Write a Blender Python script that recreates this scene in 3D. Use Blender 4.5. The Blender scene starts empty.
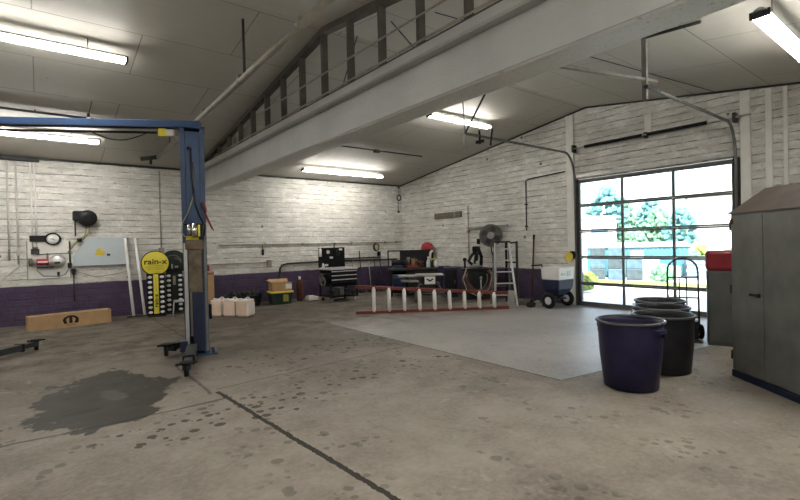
import bpy, bmesh, math, random
from mathutils import Vector, Matrix
random.seed(7)
C = bpy.context.scene.collection
PI = math.pi
R = math.radians

# ------------------------------------------------------------------ materials
def nt(name):
    m = bpy.data.materials.new(name); m.use_nodes = True
    n = m.node_tree.nodes; l = m.node_tree.links
    return m, n, l, n['Principled BSDF']

def ramp(n, l, src, p0, p1, c0=(0,0,0,1), c1=(1,1,1,1)):
    r = n.new('ShaderNodeValToRGB'); e = r.color_ramp.elements
    e[0].position = p0; e[1].position = p1; e[0].color = c0; e[1].color = c1
    l.new(src, r.inputs[0]); return r.outputs[0]

def noise(n, l, vec, scale, detail=4, rough=.55, dist=0):
    t = n.new('ShaderNodeTexNoise'); t.inputs['Scale'].default_value = scale
    t.inputs['Detail'].default_value = detail; t.inputs['Roughness'].default_value = rough
    t.inputs['Distortion'].default_value = dist
    l.new(vec, t.inputs['Vector']); return t.outputs['Fac']

def mixc(n, l, fac, a, b, mode='MIX'):
    m = n.new('ShaderNodeMix'); m.data_type = 'RGBA'; m.blend_type = mode
    if isinstance(fac, (int, float)): m.inputs[0].default_value = fac
    else: l.new(fac, m.inputs[0])
    for s, v in ((6, a), (7, b)):
        if isinstance(v, tuple): m.inputs[s].default_value = v if len(v) == 4 else (*v, 1)
        else: l.new(v, m.inputs[s])
    return m.outputs[2]

def math_(n, l, op, a, b=None, c=None, clamp=False):
    m = n.new('ShaderNodeMath'); m.operation = op; m.use_clamp = clamp
    for i, v in enumerate((a, b, c)):
        if v is None: continue
        if isinstance(v, (int, float)): m.inputs[i].default_value = v
        else: l.new(v, m.inputs[i])
    return m.outputs[0]

def bump(n, l, b, h, strength=.3, dist=.01):
    k = n.new('ShaderNodeBump'); k.inputs['Strength'].default_value = strength
    k.inputs['Distance'].default_value = dist
    l.new(h, k.inputs['Height']); l.new(k.outputs[0], b.inputs['Normal'])

def coords(n):
    return n.new('ShaderNodeTexCoord').outputs['Object']

def mat(name, col, rough=.5, metal=0, var=.15, scale=6, bmp=0, emit=0, coat=0):
    m, n, l, b = nt(name)
    b.inputs['Roughness'].default_value = rough; b.inputs['Metallic'].default_value = metal
    b.inputs['Specular IOR Level'].default_value = .22 if max(col) < .05 else .4
    co = coords(n)
    f = noise(n, l, co, scale)
    dark = tuple(c*(1-var) for c in col); lite = tuple(min(1, c*(1+var)) for c in col)
    c = mixc(n, l, ramp(n, l, f, .3, .7), dark, lite)
    l.new(c, b.inputs['Base Color'])
    if bmp: bump(n, l, b, noise(n, l, co, scale*6), bmp)
    if emit:
        b.inputs['Emission Color'].default_value = (*col, 1); b.inputs['Emission Strength'].default_value = emit
    return m

def wall_mat(name, axis):
    m, n, l, b = nt(name)
    co = coords(n); s = n.new('ShaderNodeSeparateXYZ'); l.new(co, s.inputs[0])
    cb = n.new('ShaderNodeCombineXYZ')
    l.new(s.outputs[0 if axis == 'x' else 1], cb.inputs[0])
    wob = noise(n, l, co, .8, 2)
    z2 = math_(n, l, 'MULTIPLY_ADD', wob, .05, s.outputs[2])
    z3 = math_(n, l, 'MULTIPLY_ADD', noise(n, l, co, 7, 2), .022, z2)
    l.new(z3, cb.inputs[1])
    br = n.new('ShaderNodeTexBrick'); l.new(cb.outputs[0], br.inputs['Vector'])
    br.inputs['Scale'].default_value = 1; br.inputs['Brick Width'].default_value = .46
    br.inputs['Row Height'].default_value = .15; br.inputs['Mortar Size'].default_value = .010
    br.inputs['Mortar Smooth'].default_value = .8; br.inputs['Bias'].default_value = 0
    br.inputs['Color1'].default_value = (.80,.79,.75,1); br.inputs['Color2'].default_value = (.66,.645,.605,1)
    br.inputs['Mortar'].default_value = (.66,.645,.60,1)
    st = n.new('ShaderNodeMapping'); st.inputs['Scale'].default_value = (1, 1, 3.2); l.new(co, st.inputs['Vector'])
    # thick uneven paint: mottling at two sizes
    mot = noise(n, l, st.outputs[0], 3.4, 8, .72)
    c = mixc(n, l, math_(n, l, 'MULTIPLY', ramp(n, l, mot, .44, .60, (1,1,1,1), (0,0,0,1)), .42), br.outputs['Color'], (.36,.345,.30))
    c = mixc(n, l, math_(n, l, 'MULTIPLY', ramp(n, l, mot, .55, .68), .5), c, (.84,.83,.79))
    # open bed joints, broken into dashes of uneven length
    fr = math_(n, l, 'FRACT', math_(n, l, 'DIVIDE', z3, .15))
    bed = ramp(n, l, math_(n, l, 'ABSOLUTE', math_(n, l, 'SUBTRACT', fr, .5)), .415, .46)
    chip = ramp(n, l, noise(n, l, st.outputs[0], 2.9, 7, .75), .47, .56)
    c = mixc(n, l, math_(n, l, 'MULTIPLY', math_(n, l, 'MULTIPLY', bed, chip), .85), c, (.10,.09,.075))
    vchip = ramp(n, l, noise(n, l, co, 3.3, 5, .65), .58, .66)
    c = mixc(n, l, math_(n, l, 'MULTIPLY', math_(n, l, 'MULTIPLY', br.outputs['Fac'], vchip), .6), c, (.16,.15,.12))
    g = ramp(n, l, noise(n, l, co, .8, 6, .65), .42, .72)
    c = mixc(n, l, math_(n, l, 'MULTIPLY', g, .34), c, (.32,.30,.255))
    scr = ramp(n, l, noise(n, l, st.outputs[0], 7.5, 6, .75), .605, .66)
    c = mixc(n, l, math_(n, l, 'MULTIPLY', scr, .7), c, (.17,.155,.125))
    v = n.new('ShaderNodeTexVoronoi'); v.inputs['Scale'].default_value = 1.7; l.new(co, v.inputs['Vector'])
    rnd = n.new('ShaderNodeSeparateColor'); l.new(v.outputs['Color'], rnd.inputs[0])
    rad = math_(n, l, 'MULTIPLY_ADD', rnd.outputs[0], .14, -.05)
    hole = math_(n, l, 'LESS_THAN', v.outputs['Distance'], rad)
    c = mixc(n, l, math_(n, l, 'MULTIPLY', hole, .85), c, (.07,.06,.05))
    # purple dado
    e = math_(n, l, 'MULTIPLY_ADD', noise(n, l, co, 3, 3), .03, s.outputs[2])
    lo = math_(n, l, 'LESS_THAN', e, .875)
    pn = noise(n, l, co, 4, 5)
    pur = mixc(n, l, ramp(n, l, pn, .35, .7), (.040,.022,.058), (.062,.037,.088))
    pur = mixc(n, l, math_(n, l, 'MULTIPLY', br.outputs['Fac'], .7), pur, (.02,.014,.03))
    scuff = ramp(n, l, noise(n, l, st.outputs[0], 5, 5, .7), .68, .74)
    pur = mixc(n, l, math_(n, l, 'MULTIPLY', scuff, .35), pur, (.2,.18,.2))
    c = mixc(n, l, lo, c, pur)
    l.new(c, b.inputs['Base Color']); b.inputs['Roughness'].default_value = .55
    h = math_(n, l, 'MULTIPLY_ADD', bed, -.8, math_(n, l, 'MULTIPLY_ADD', mot, 1.2, noise(n, l, co, 16, 6, .65)))
    bump(n, l, b, h, .6, .03)
    return m

def floor_mat():
    m, n, l, b = nt('concrete_floor')
    co = coords(n); s = n.new('ShaderNodeSeparateXYZ'); l.new(co, s.inputs[0])
    X, Y = s.outputs[0], s.outputs[1]
    big = noise(n, l, co, .45, 6, .6, .4); mid = noise(n, l, co, 2.2, 7, .65); fine = noise(n, l, co, 22, 5, .7)
    c = mixc(n, l, ramp(n, l, mid, .3, .7), (.185,.16,.133), (.315,.28,.24))
    c = mixc(n, l, math_(n, l, 'MULTIPLY', ramp(n, l, big, .47, .60), .62), c, (.10,.082,.064))
    c = mixc(n, l, math_(n, l, 'MULTIPLY', ramp(n, l, fine, .4, .7), .30), c, (.42,.385,.34))
    wx = math_(n, l, 'MULTIPLY_ADD', noise(n, l, co, 1.3, 5), .14, math_(n, l, 'ADD', X, -.07))
    wy = math_(n, l, 'MULTIPLY_ADD', noise(n, l, co, 1.7, 5), .14, math_(n, l, 'ADD', Y, -.07))
    # the newer, lighter slab towards the overhead door
    slab = math_(n, l, 'MULTIPLY', math_(n, l, 'GREATER_THAN', X, 4.68), math_(n, l, 'GREATER_THAN', Y, math_(n, l, 'MULTIPLY_ADD', X, -.16, 3.8)))
    fade = ramp(n, l, math_(n, l, 'DIVIDE', math_(n, l, 'ADD', math_(n, l, 'MULTIPLY', mid, 2.0), Y), 14), .56, .72, (1,1,1,1), (0,0,0,1))
    slab = math_(n, l, 'MULTIPLY', slab, fade)
    c = mixc(n, l, math_(n, l, 'MULTIPLY', slab, math_(n, l, 'MULTIPLY_ADD', fine, .4, math_(n, l, 'MULTIPLY_ADD', mid, .6, -.16))), c, (.42,.42,.42))
    # dirtier towards the back wall and the lift
    dirt = math_(n, l, 'MULTIPLY', ramp(n, l, math_(n, l, 'DIVIDE', Y, 14), .36, .6), ramp(n, l, mid, .22, .60))
    nslab = math_(n, l, 'SUBTRACT', 1, math_(n, l, 'MULTIPLY', slab, .6))
    c = mixc(n, l, math_(n, l, 'MULTIPLY', math_(n, l, 'MULTIPLY', dirt, nslab), .9), c, (.070,.058,.044))
    # oily wet patch near the lift
    def blob(cx, cy, rx, ry, rot, nz, sc, lo, hi):
        ca, sa = math.cos(rot), math.sin(rot)
        dx = math_(n, l, 'ADD', X, -cx); dy = math_(n, l, 'ADD', Y, -cy)
        u = math_(n, l, 'DIVIDE', math_(n, l, 'ADD', math_(n, l, 'MULTIPLY', dx, ca), math_(n, l, 'MULTIPLY', dy, sa)), rx)
        w = math_(n, l, 'DIVIDE', math_(n, l, 'SUBTRACT', math_(n, l, 'MULTIPLY', dy, ca), math_(n, l, 'MULTIPLY', dx, sa)), ry)
        d = math_(n, l, 'SQRT', math_(n, l, 'ADD', math_(n, l, 'MULTIPLY', u, u), math_(n, l, 'MULTIPLY', w, w)))
        d = math_(n, l, 'MULTIPLY_ADD', math_(n, l, 'ADD', noise(n, l, co, sc, 6, .6), -.5), nz, d)
        return ramp(n, l, d, lo, hi, (1,1,1,1), (0,0,0,1))
    wet = blob(.52, 6.05, .66, 1.12, -.12, 1.9, 2.1, .95, 1.02)
    c = mixc(n, l, math_(n, l, 'MULTIPLY', wet, .94), c, (.028,.025,.021))
    pale = blob(.62, 6.0, .13, .3, .2, 2.0, 3, .6, 1.2)
    c = mixc(n, l, math_(n, l, 'MULTIPLY', pale, .28), c, (.15,.165,.15))
    drip = blob(.30, 5.6, .2, .07, .1, .6, 6, .7, 1.1)
    c = mixc(n, l, math_(n, l, 'MULTIPLY', drip, .85), c, (.012,.011,.010))
    lift = blob(1.9, 7.35, .75, .55, .3, 1.2, 3, .8, 1.1)
    c = mixc(n, l, math_(n, l, 'MULTIPLY', lift, .5), c, (.09,.08,.065))
    ctr = blob(4.6, 10.8, 2.6, 1.0, .2, 1.6, 1.2, .7, 1.2)
    c = mixc(n, l, math_(n, l, 'MULTIPLY', ctr, .5), c, (.09,.078,.065))
    # trodden-in dark spots along two walking lines
    v = n.new('ShaderNodeTexVoronoi'); v.inputs['Scale'].default_value = 9.5; l.new(co, v.inputs['Vector'])
    v.inputs['Randomness'].default_value = 1
    rc = n.new('ShaderNodeSeparateColor'); l.new(v.outputs['Color'], rc.inputs[0])
    rr = math_(n, l, 'MULTIPLY_ADD', rc.outputs[0], .55, -.02)
    vd = math_(n, l, 'MULTIPLY_ADD', noise(n, l, co, 14, 4), .35, math_(n, l, 'ADD', v.outputs['Distance'], -.14))
    spot = math_(n, l, 'LESS_THAN', vd, rr)
    band1 = blob(3.1, 4.85, 2.3, .30, .02, .7, 1.5, .7, 1.15)
    band2 = blob(3.7, 6.4, 2.3, .5, .05, .7, 1.5, .7, 1.15)
    band3 = blob(1.3, 4.45, 1.4, .38, -.05, .7, 1.5, .7, 1.15)
    patch = ramp(n, l, noise(n, l, co, .9, 3), .50, .56)
    msk = math_(n, l, 'MAXIMUM', math_(n, l, 'MAXIMUM', band1, band2), math_(n, l, 'MAXIMUM', band3, math_(n, l, 'MULTIPLY', patch, .5)))
    c = mixc(n, l, math_(n, l, 'MULTIPLY', math_(n, l, 'MULTIPLY', math_(n, l, 'MULTIPLY', spot, msk), nslab), .85), c, (.05,.042,.034))
    blot = ramp(n, l, noise(n, l, co, 5.5, 5, .62), .62, .68)
    near = ramp(n, l, noise(n, l, co, .7, 2), .42, .58)
    c = mixc(n, l, math_(n, l, 'MULTIPLY', math_(n, l, 'MULTIPLY', blot, near), .6), c, (.075,.063,.05))
    palew = ramp(n, l, noise(n, l, co, 3.1, 7, .7, 1.2), .60, .72)
    c = mixc(n, l, math_(n, l, 'MULTIPLY', palew, .4), c, (.46,.43,.385))
    # joints
    def seg(val, at, w, gate, op):
        d = math_(n, l, 'ABSOLUTE', math_(n, l, 'SUBTRACT', val, at))
        k = math_(n, l, 'LESS_THAN', d, w)
        for gv, gp, gt in gate: k = math_(n, l, 'MULTIPLY', k, math_(n, l, gp, gv, gt))
        return math_(n, l, 'MULTIPLY', k, op)
    fx = math_(n, l, 'MULTIPLY_ADD', math_(n, l, 'ADD', noise(n, l, co, 9, 6, .75), -.5), .09, X)
    sx = math_(n, l, 'MULTIPLY_ADD', wx, .25, math_(n, l, 'MULTIPLY', fx, .75))
    sy = math_(n, l, 'MULTIPLY_ADD', wy, .3, math_(n, l, 'MULTIPLY', Y, .7))
    jA = seg(math_(n, l, 'MULTIPLY_ADD', Y, .062, sx), 1.865, .024, [(Y, 'LESS_THAN', 5.35)], .9)
    ln = math_(n, l, 'MULTIPLY_ADD', X, .08, 5.33)
    jB = seg(math_(n, l, 'SUBTRACT', sy, ln), 0, .012, [(X, 'LESS_THAN', 4.7), (X, 'GREATER_THAN', 1.55)], .55)
    jB2 = seg(math_(n, l, 'SUBTRACT', wy, math_(n, l, 'MULTIPLY_ADD', X, .0, 5.05)), 0, .02, [(X, 'LESS_THAN', 1.6)], .6)
    jC = seg(sx, 4.68, .013, [(Y, 'GREATER_THAN', 3.05), (Y, 'LESS_THAN', 8.5)], .85)
    jD = seg(math_(n, l, 'SUBTRACT', sy, math_(n, l, 'MULTIPLY_ADD', X, -.16, 3.8)), 0, .008, [(X, 'GREATER_THAN', 4.68)], .6)
    jE = seg(wx, 1.45, .02, [(Y, 'GREATER_THAN', 5.3), (Y, 'LESS_THAN', 7)], .5)
    jF = seg(wx, 2.05, .018, [(Y, 'GREATER_THAN', 8)], .5)
    J = jA
    for k in (jB, jB2, jC, jD, jE, jF): J = math_(n, l, 'MAXIMUM', J, k)
    c = mixc(n, l, J, c, (.012,.010,.008))
    l.new(c, b.inputs['Base Color'])
    rgh = math_(n, l, 'MULTIPLY_ADD', mid, .25, .50)
    rgh = math_(n, l, 'SUBTRACT', rgh, math_(n, l, 'MULTIPLY', slab, .2))
    l.new(math_(n, l, 'MULTIPLY_ADD', slab, .4, math_(n, l, 'MULTIPLY_ADD', wet, .04, .10)), b.inputs['Specular IOR Level'])
    rgh = math_(n, l, 'SUBTRACT', rgh, math_(n, l, 'MULTIPLY', wet, .12))
    l.new(rgh, b.inputs['Roughness'])
    h = math_(n, l, 'SUBTRACT', math_(n, l, 'MULTIPLY_ADD', fine, .5, mid), math_(n, l, 'MULTIPLY', J, 1.5))
    bump(n, l, b, h, .3, .015)
    return m

def ceiling_mat():
    m, n, l, b = nt('painted_ceiling')
    co = coords(n); s = n.new('ShaderNodeSeparateXYZ'); l.new(co, s.inputs[0])
    cb = n.new('ShaderNodeCombineXYZ'); l.new(s.outputs[0], cb.inputs[0]); l.new(s.outputs[1], cb.inputs[1])
    br = n.new('ShaderNodeTexBrick'); l.new(cb.outputs[0], br.inputs['Vector'])
    br.inputs['Scale'].default_value = 1; br.inputs['Brick Width'].default_value = 2.44; br.inputs['Row Height'].default_value = 1.22
    br.inputs['Mortar Size'].default_value = .008; br.inputs['Mortar Smooth'].default_value = .2
    br.inputs['Color1'].default_value = (.47,.455,.405,1); br.inputs['Color2'].default_value = (.43,.415,.37,1); br.inputs['Mortar'].default_value = (.15,.14,.12,1)
    g = ramp(n, l, noise(n, l, co, .7, 5, .6), .35, .75)
    c = mixc(n, l, math_(n, l, 'MULTIPLY', g, .35), br.outputs['Color'], (.29,.272,.23))
    st = n.new('ShaderNodeMapping'); st.inputs['Scale'].default_value = (.5, 6, 1); l.new(co, st.inputs['Vector'])
    c = mixc(n, l, math_(n, l, 'MULTIPLY', ramp(n, l, noise(n, l, st.outputs[0], 2, 5), .4, .7), .18), c, (.54,.52,.45))
    v = n.new('ShaderNodeTexVoronoi'); v.inputs['Scale'].default_value = 1.1; l.new(co, v.inputs['Vector'])
    hole = math_(n, l, 'LESS_THAN', v.outputs['Distance'], .035)
    c = mixc(n, l, math_(n, l, 'MULTIPLY', hole, .7), c, (.09,.08,.07))
    l.new(c, b.inputs['Base Color']); b.inputs['Roughness'].default_value = .55
    bump(n, l, b, math_(n, l, 'MULTIPLY_ADD', br.outputs['Fac'], -1, noise(n, l, st.outputs[0], 5, 5)), .2, .01)
    return m

def beam_mat():
    m, n, l, b = nt('beam_paint')
    co = coords(n); f = noise(n, l, co, 1.2, 5)
    c = mixc(n, l, ramp(n, l, f, .3, .7), (.34,.35,.335), (.43,.435,.42))
    flake = ramp(n, l, noise(n, l, co, 26, 6, .7), .58, .68)
    g = n.new('ShaderNodeNewGeometry'); s = n.new('ShaderNodeSeparateXYZ'); l.new(co, s.inputs[0])
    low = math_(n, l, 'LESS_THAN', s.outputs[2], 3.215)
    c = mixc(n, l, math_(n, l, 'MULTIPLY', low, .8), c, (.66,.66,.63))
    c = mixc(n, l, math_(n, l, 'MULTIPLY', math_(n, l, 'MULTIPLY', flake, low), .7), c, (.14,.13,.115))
    l.new(c, b.inputs['Base Color']); b.inputs['Roughness'].default_value = .42
    h = math_(n, l, 'MULTIPLY_ADD', noise(n, l, co, 30, 5, .65), .8, noise(n, l, co, 9, 3))
    bump(n, l, b, h, .35, .02)
    return m

def card_mat():
    return mat('cardboard', (.42,.265,.135), .8, 0, .12, 5, .05)

M = {}
def mk(name, *a, **k): M[name] = mat(name, *a, **k)
M['wallx'] = wall_mat('white_block_wall', 'x'); M['wally'] = wall_mat('white_block_wall_side', 'y')
M['floor'] = floor_mat(); M['ceil'] = ceiling_mat(); M['beam'] = beam_mat(); M['card'] = card_mat()
mk('white_paint', (.70,.69,.65), .5, 0, .08, 4, .1)
mk('white_gloss', (.75,.75,.73), .3, 0, .04)
mk('white_metal', (.72,.73,.74), .28, .3, .05)
mk('black', (.009,.009,.010), .45, 0, .3, 8)
mk('black_gloss', (.007,.007,.008), .22, 0, .2, 8)
mk('rubber', (.010,.010,.011), .75, 0, .3, 12, .1)
mk('dark_grey', (.038,.038,.036), .55, .1, .2)
mk('conduit_white', (.50,.49,.45), .5, .1, .1)
mk('grey_steel', (.17,.168,.16), .45, .4, .2)
mk('alu', (.55,.55,.54), .35, .75, .12)
mk('door_alu', (.13,.13,.128), .5, .3, .12)
mk('chrome', (.72,.72,.70), .18, 1, .05)
mk('blue_lift', (.022,.055,.135), .4, .1, .18, 5)
mk('navy', (.012,.018,.05), .45, 0, .2)
mk('blue_tool', (.014,.032,.08), .4, 0, .2)
mk('red', (.19,.012,.018), .4, 0, .15)
mk('bright_red', (.27,.012,.022), .35, 0, .1)
mk('rust', (.085,.028,.017), .7, .2, .4, 14, .1)
mk('ladder_red', (.16,.03,.02), .5, 0, .2)
mk('brown_roof', (.058,.043,.033), .6, .2, .3, 3)
mk('cab_grey', (.165,.17,.157), .42, .35, .22, 3, .05)
mk('cab_dark', (.09,.093,.088), .5, .3, .2, 3)
mk('tub_black', (.010,.011,.013), .45, 0, .25, 5)
mk('bin_blue', (.019,.017,.047), .38, 0, .25, 4)
mk('bin_dark', (.017,.017,.020), .42, 0, .3, 4)
mk('bin_rim', (.06,.058,.06), .35, 0, .2, 6)
mk('yellow', (.62,.47,.05), .4, 0, .08)
mk('sign_yellow', (.70,.60,.05), .4, 0, .05)
mk('pale_blue', (.47,.53,.56), .35, .1, .06, 2)
mk('peach_plastic', (.80,.62,.50), .45, 0, .10, 4)
mk('white_plastic', (.78,.73,.68), .4, 0, .06)
mk('tan_metal', (.13,.105,.07), .45, .4, .35, 9)
mk('brass', (.32,.24,.10), .35, .7, .2)
mk('green_tote', (.012,.03,.02), .4, 0, .2)
mk('wood', (.22,.12,.06), .6, 0, .2, 8)
mk('stud', (.062,.053,.042), .7, 0, .25, 5, .1)
mk('pipe_grey', (.27,.25,.21), .5, .3, .2)
mk('cloth_grey', (.17,.165,.15), .85, 0, .2, 7, .2)
mk('cloth_light', (.30,.29,.27), .85, 0, .2, 7, .2)
mk('hose_red', (.16,.03,.025), .5, 0, .2)
mk('hose_yellow', (.30,.27,.06), .5, 0, .1)
mk('paper', (.75,.74,.70), .6, 0, .05)
mk('text_black', (.012,.012,.012), .5, 0, .0)
mk('logo_brown', (.018,.012,.01), .7, 0, .1)
mk('rags', (.03,.028,.026), .9, 0, .4, 10, .3)
mk('oil_green', (.014,.02,.016), .4, .1, .25)
mk('asphalt', (.60,.59,.55), .8, 0, .1, 2, .1)
mk('grass', (.20,.26,.06), .9, 0, .35, 3, .3)
mk('leaf', (.13,.27,.17), .8, 0, .35, 4, .2)
mk('leaf_blue', (.11,.25,.26), .8, 0, .35, 4, .2)
mk('teal_sheet', (.07,.20,.24), .5, .1, .1, 2)
mk('crate_blue', (.07,.12,.17), .5, 0, .3)
mk('crate_dark', (.05,.07,.08), .5, 0, .3)
mk('slate', (.22,.27,.33), .6, 0, .2, 6)
mk('house_white', (.62,.61,.60), .6, 0, .05, 2)
mk('window_blue', (.18,.26,.36), .15, 0, .1, 2)
mk('gauge_white', (.8,.8,.78), .4, 0, .02)
mk('label_red', (.45,.03,.04), .4, 0, .05)

def tube_mat(strength):
    m, n, l, b = nt('lit_tube')
    b.inputs['Base Color'].default_value = (.9,.9,.88,1)
    b.inputs['Emission Color'].default_value = (1,.965,.90,1); b.inputs['Emission Strength'].default_value = strength
    return m
M['tube'] = tube_mat(31)
def glass_mat():
    m, n, l, b = nt('door_glass')
    n.remove(b)
    t = n.new('ShaderNodeBsdfTransparent'); t.inputs[0].default_value = (.95,.975,.975,1)
    g = n.new('ShaderNodeBsdfGlossy'); g.inputs['Roughness'].default_value = .03
    fr = n.new('ShaderNodeFresnel'); fr.inputs[0].default_value = 1.45
    mx = n.new('ShaderNodeMixShader'); l.new(fr.outputs[0], mx.inputs[0]); l.new(t.outputs[0], mx.inputs[1]); l.new(g.outputs[0], mx.inputs[2])
    l.new(mx.outputs[0], n['Material Output'].inputs[0])
    return m
M['glass'] = glass_mat()

# ------------------------------------------------------------------ mesh builder
class B:
    def __init__(s): s.bm = bmesh.new()
    def box(s, lo, hi, bev=0, mx=None):
        b = bmesh.new(); bmesh.ops.create_cube(b, size=1)
        c = [(a+d)/2 for a, d in zip(lo, hi)]; d = [abs(q-a) for a, q in zip(lo, hi)]
        bmesh.ops.scale(b, vec=d, verts=b.verts); bmesh.ops.translate(b, vec=c, verts=b.verts)
        if bev: bmesh.ops.bevel(b, geom=b.edges[:], offset=bev, segments=2, affect='EDGES', profile=.5)
        s.add(b, mx); return s
    def add(s, b, mx=None):
        if mx is not None: bmesh.ops.transform(b, matrix=mx, verts=b.verts)
        vm = {v: s.bm.verts.new(v.co) for v in b.verts}
        for f in b.faces:
            try:
                q = s.bm.faces.new([vm[v] for v in f.verts]); q.smooth = f.smooth
            except ValueError: pass
        b.free()
    def cyl(s, p0, p1, r, r2=None, n=14, smooth=True):
        p0, p1 = Vector(p0), Vector(p1); d = p1-p0
        b = bmesh.new()
        bmesh.ops.create_cone(b, cap_ends=True, segments=n, radius1=r, radius2=r if r2 is None else r2, depth=d.length)
        for f in b.faces: f.smooth = smooth and len(f.verts) == 4
        q = d.to_track_quat('Z', 'Y').to_matrix().to_4x4()
        s.add(b, Matrix.Translation((p0+p1)/2) @ q); return s
    def tube(s, pts, r, n=8):
        pts = [Vector(p) for p in pts]; rings = []
        up = Vector((0,0,1))
        for i, p in enumerate(pts):
            t = (pts[min(i+1, len(pts)-1)] - pts[max(i-1, 0)]).normalized()
            u = t.cross(up)
            if u.length < .05: u = t.cross(Vector((0,1,0)))
            if rings and u.dot(lastu) < 0: u = -u
            u.normalize(); lastu = u; w = t.cross(u).normalized()
            rings.append([s.bm.verts.new(p + r*(math.cos(2*PI*k/n)*u + math.sin(2*PI*k/n)*w)) for k in range(n)])
        for a, b in zip(rings, rings[1:]):
            # match the ring rotation to avoid twists
            off = min(range(n), key=lambda o: sum((a[k].co-b[(k+o) % n].co).length for k in range(0, n, 2)))
            for k in range(n):
                f = s.bm.faces.new((a[k], a[(k+1) % n], b[(k+1+off) % n], b[(k+off) % n])); f.smooth = True
        s.bm.faces.new(rings[0][::-1]); s.bm.faces.new(rings[-1]); return s
    def lathe(s, prof, c=(0,0,0), n=32, sx=1, sy=1, mx=None):
        b = bmesh.new(); rings = []
        for r, z in prof:
            rings.append([b.verts.new((c[0]+sx*r*math.cos(2*PI*k/n), c[1]+sy*r*math.sin(2*PI*k/n), c[2]+z)) for k in range(n)])
        for a, d in zip(rings, rings[1:]):
            for k in range(n):
                f = b.faces.new((a[k], a[(k+1) % n], d[(k+1) % n], d[k])); f.smooth = True
        b.faces.new(rings[0][::-1]); b.faces.new(rings[-1])
        s.add(b, mx); return s
    def prism(s, poly, vec, mx=None):
        b = bmesh.new(); vec = Vector(vec)
        a = [b.verts.new(p) for p in poly]; d = [b.verts.new(Vector(p)+vec) for p in poly]
        b.faces.new(a[::-1]); b.faces.new(d); k = len(a)
        for i in range(k): b.faces.new((a[i], a[(i+1) % k], d[(i+1) % k], d[i]))
        bmesh.ops.recalc_face_normals(b, faces=b.faces[:])
        s.add(b, mx); return s
    def torus(s, c, R_, r, axis='y', n=24, m=8, a0=0, a1=2*PI, sx=1, sz=1):
        pts = []
        full = abs(a1-a0-2*PI) < 1e-4
        for i in range(n+1):
            a = a0+(a1-a0)*i/n; u, w = R_*math.cos(a)*sx, R_*math.sin(a)*sz
            p = {'y': (c[0]+u, c[1], c[2]+w), 'x': (c[0], c[1]+u, c[2]+w), 'z': (c[0]+u, c[1]+w, c[2])}[axis]
            pts.append(p)
        return s.tube(pts, r, m)
    def ball(s, c, r, sub=2, jit=0, sz=(1,1,1)):
        b = bmesh.new(); bmesh.ops.create_icosphere(b, subdivisions=sub, radius=r)
        for v in b.verts:
            v.co = Vector((v.co.x*sz[0], v.co.y*sz[1], v.co.z*sz[2])) * (1+random.uniform(-jit, jit))
        for f in b.faces: f.smooth = jit < .12
        bmesh.ops.translate(b, vec=c, verts=b.verts); s.add(b); return s
    def obj(s, name, m, parent=None, loc=None, rz=0):
        bmesh.ops.recalc_face_normals(s.bm, faces=s.bm.faces[:])
        me = bpy.data.meshes.new(name); s.bm.to_mesh(me); s.bm.free()
        me.materials.append(M[m] if isinstance(m, str) else m)
        o = bpy.data.objects.new(name, me); C.objects.link(o)
        if parent: o.parent = parent
        if loc: o.location = loc
        o.rotation_euler.z = rz
        return o

def tag(o, label, cat, group=None, kind=None):
    o['label'] = label; o['category'] = cat
    if group: o['group'] = group
    if kind: o['kind'] = kind
    return o
def thing(name, label, cat, loc=(0,0,0), rz=0, group=None, kind=None):
    o = bpy.data.objects.new(name, None); C.objects.link(o); o.empty_display_size = .1
    o.location = loc; o.rotation_euler.z = rz
    return tag(o, label, cat, group, kind)
def struct(o, label=None, cat=None):
    o['kind'] = 'structure'
    if label: o['label'] = label
    if cat: o['category'] = cat
    return o
def text(parent, name, body, size, loc, rot, m, extrude=.001, sx=1, sy=1, off=0):
    cu = bpy.data.curves.new(name, 'FONT'); cu.body = body; cu.size = size
    cu.align_x = 'CENTER'; cu.align_y = 'CENTER'; cu.extrude = extrude; cu.offset = off
    t = bpy.data.objects.new(name+'_curve', cu); C.objects.link(t)
    bpy.context.view_layer.update()
    me = bpy.data.meshes.new_from_object(t.evaluated_get(bpy.context.evaluated_depsgraph_get()))
    bpy.data.objects.remove(t); bpy.data.curves.remove(cu)
    me.materials.clear(); me.materials.append(M[m]); me.name = name
    o = bpy.data.objects.new(name, me); C.objects.link(o); o.parent = parent
    o.location = loc; o.rotation_euler = rot; o.scale = (sx, sy, 1)
    return o

# ------------------------------------------------------------------ room
XR, YB, XL, YF = 10.5, 13.3, -8.5, -1.4
RY, RZ = 6.012, 4.821
KB, KF = (RZ-3.767)/(YB-RY), .14
def roof(y): return RZ-(y-RY)*KB if y > RY else RZ-(RY-y)*KF
D0, D1, DH = 2.98, 6.30, 3.10       # overhead door opening
struct(B().box((XL-.2, YF-.2, -.2), (XR+.25, YB+.2, 0)).obj('floor', 'floor'), 'worn stained concrete garage floor with slab joints', 'floor')
struct(B().box((XL, YB, 0), (XR, YB+.2, 3.8)).obj('wall_back', 'wallx'), 'white painted block back wall with purple lower band', 'wall')
struct(B().prism([(XL, YF, 0), (XL, YB+.2, 0), (XL, YB+.2, roof(YB+.2)), (XL, RY, RZ), (XL, YF, roof(YF))], (-.2, 0, 0)).obj('wall_left', 'wally'), 'white painted block wall on the left', 'wall')
struct(B().box((XL, YF-.2, 0), (XR, YF, roof(YF)+.02)).obj('wall_front', 'wallx'), 'white painted block wall behind the viewer', 'wall')
b = B()
b.prism([(XR, D1, 0), (XR, YB+.2, 0), (XR, YB+.2, roof(YB+.2)), (XR, D1, roof(D1))], (.22, 0, 0))
b.prism([(XR, D0, DH), (XR, D1, DH), (XR, D1, roof(D1)), (XR, RY, RZ), (XR, D0, roof(D0))], (.22, 0, 0))
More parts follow.
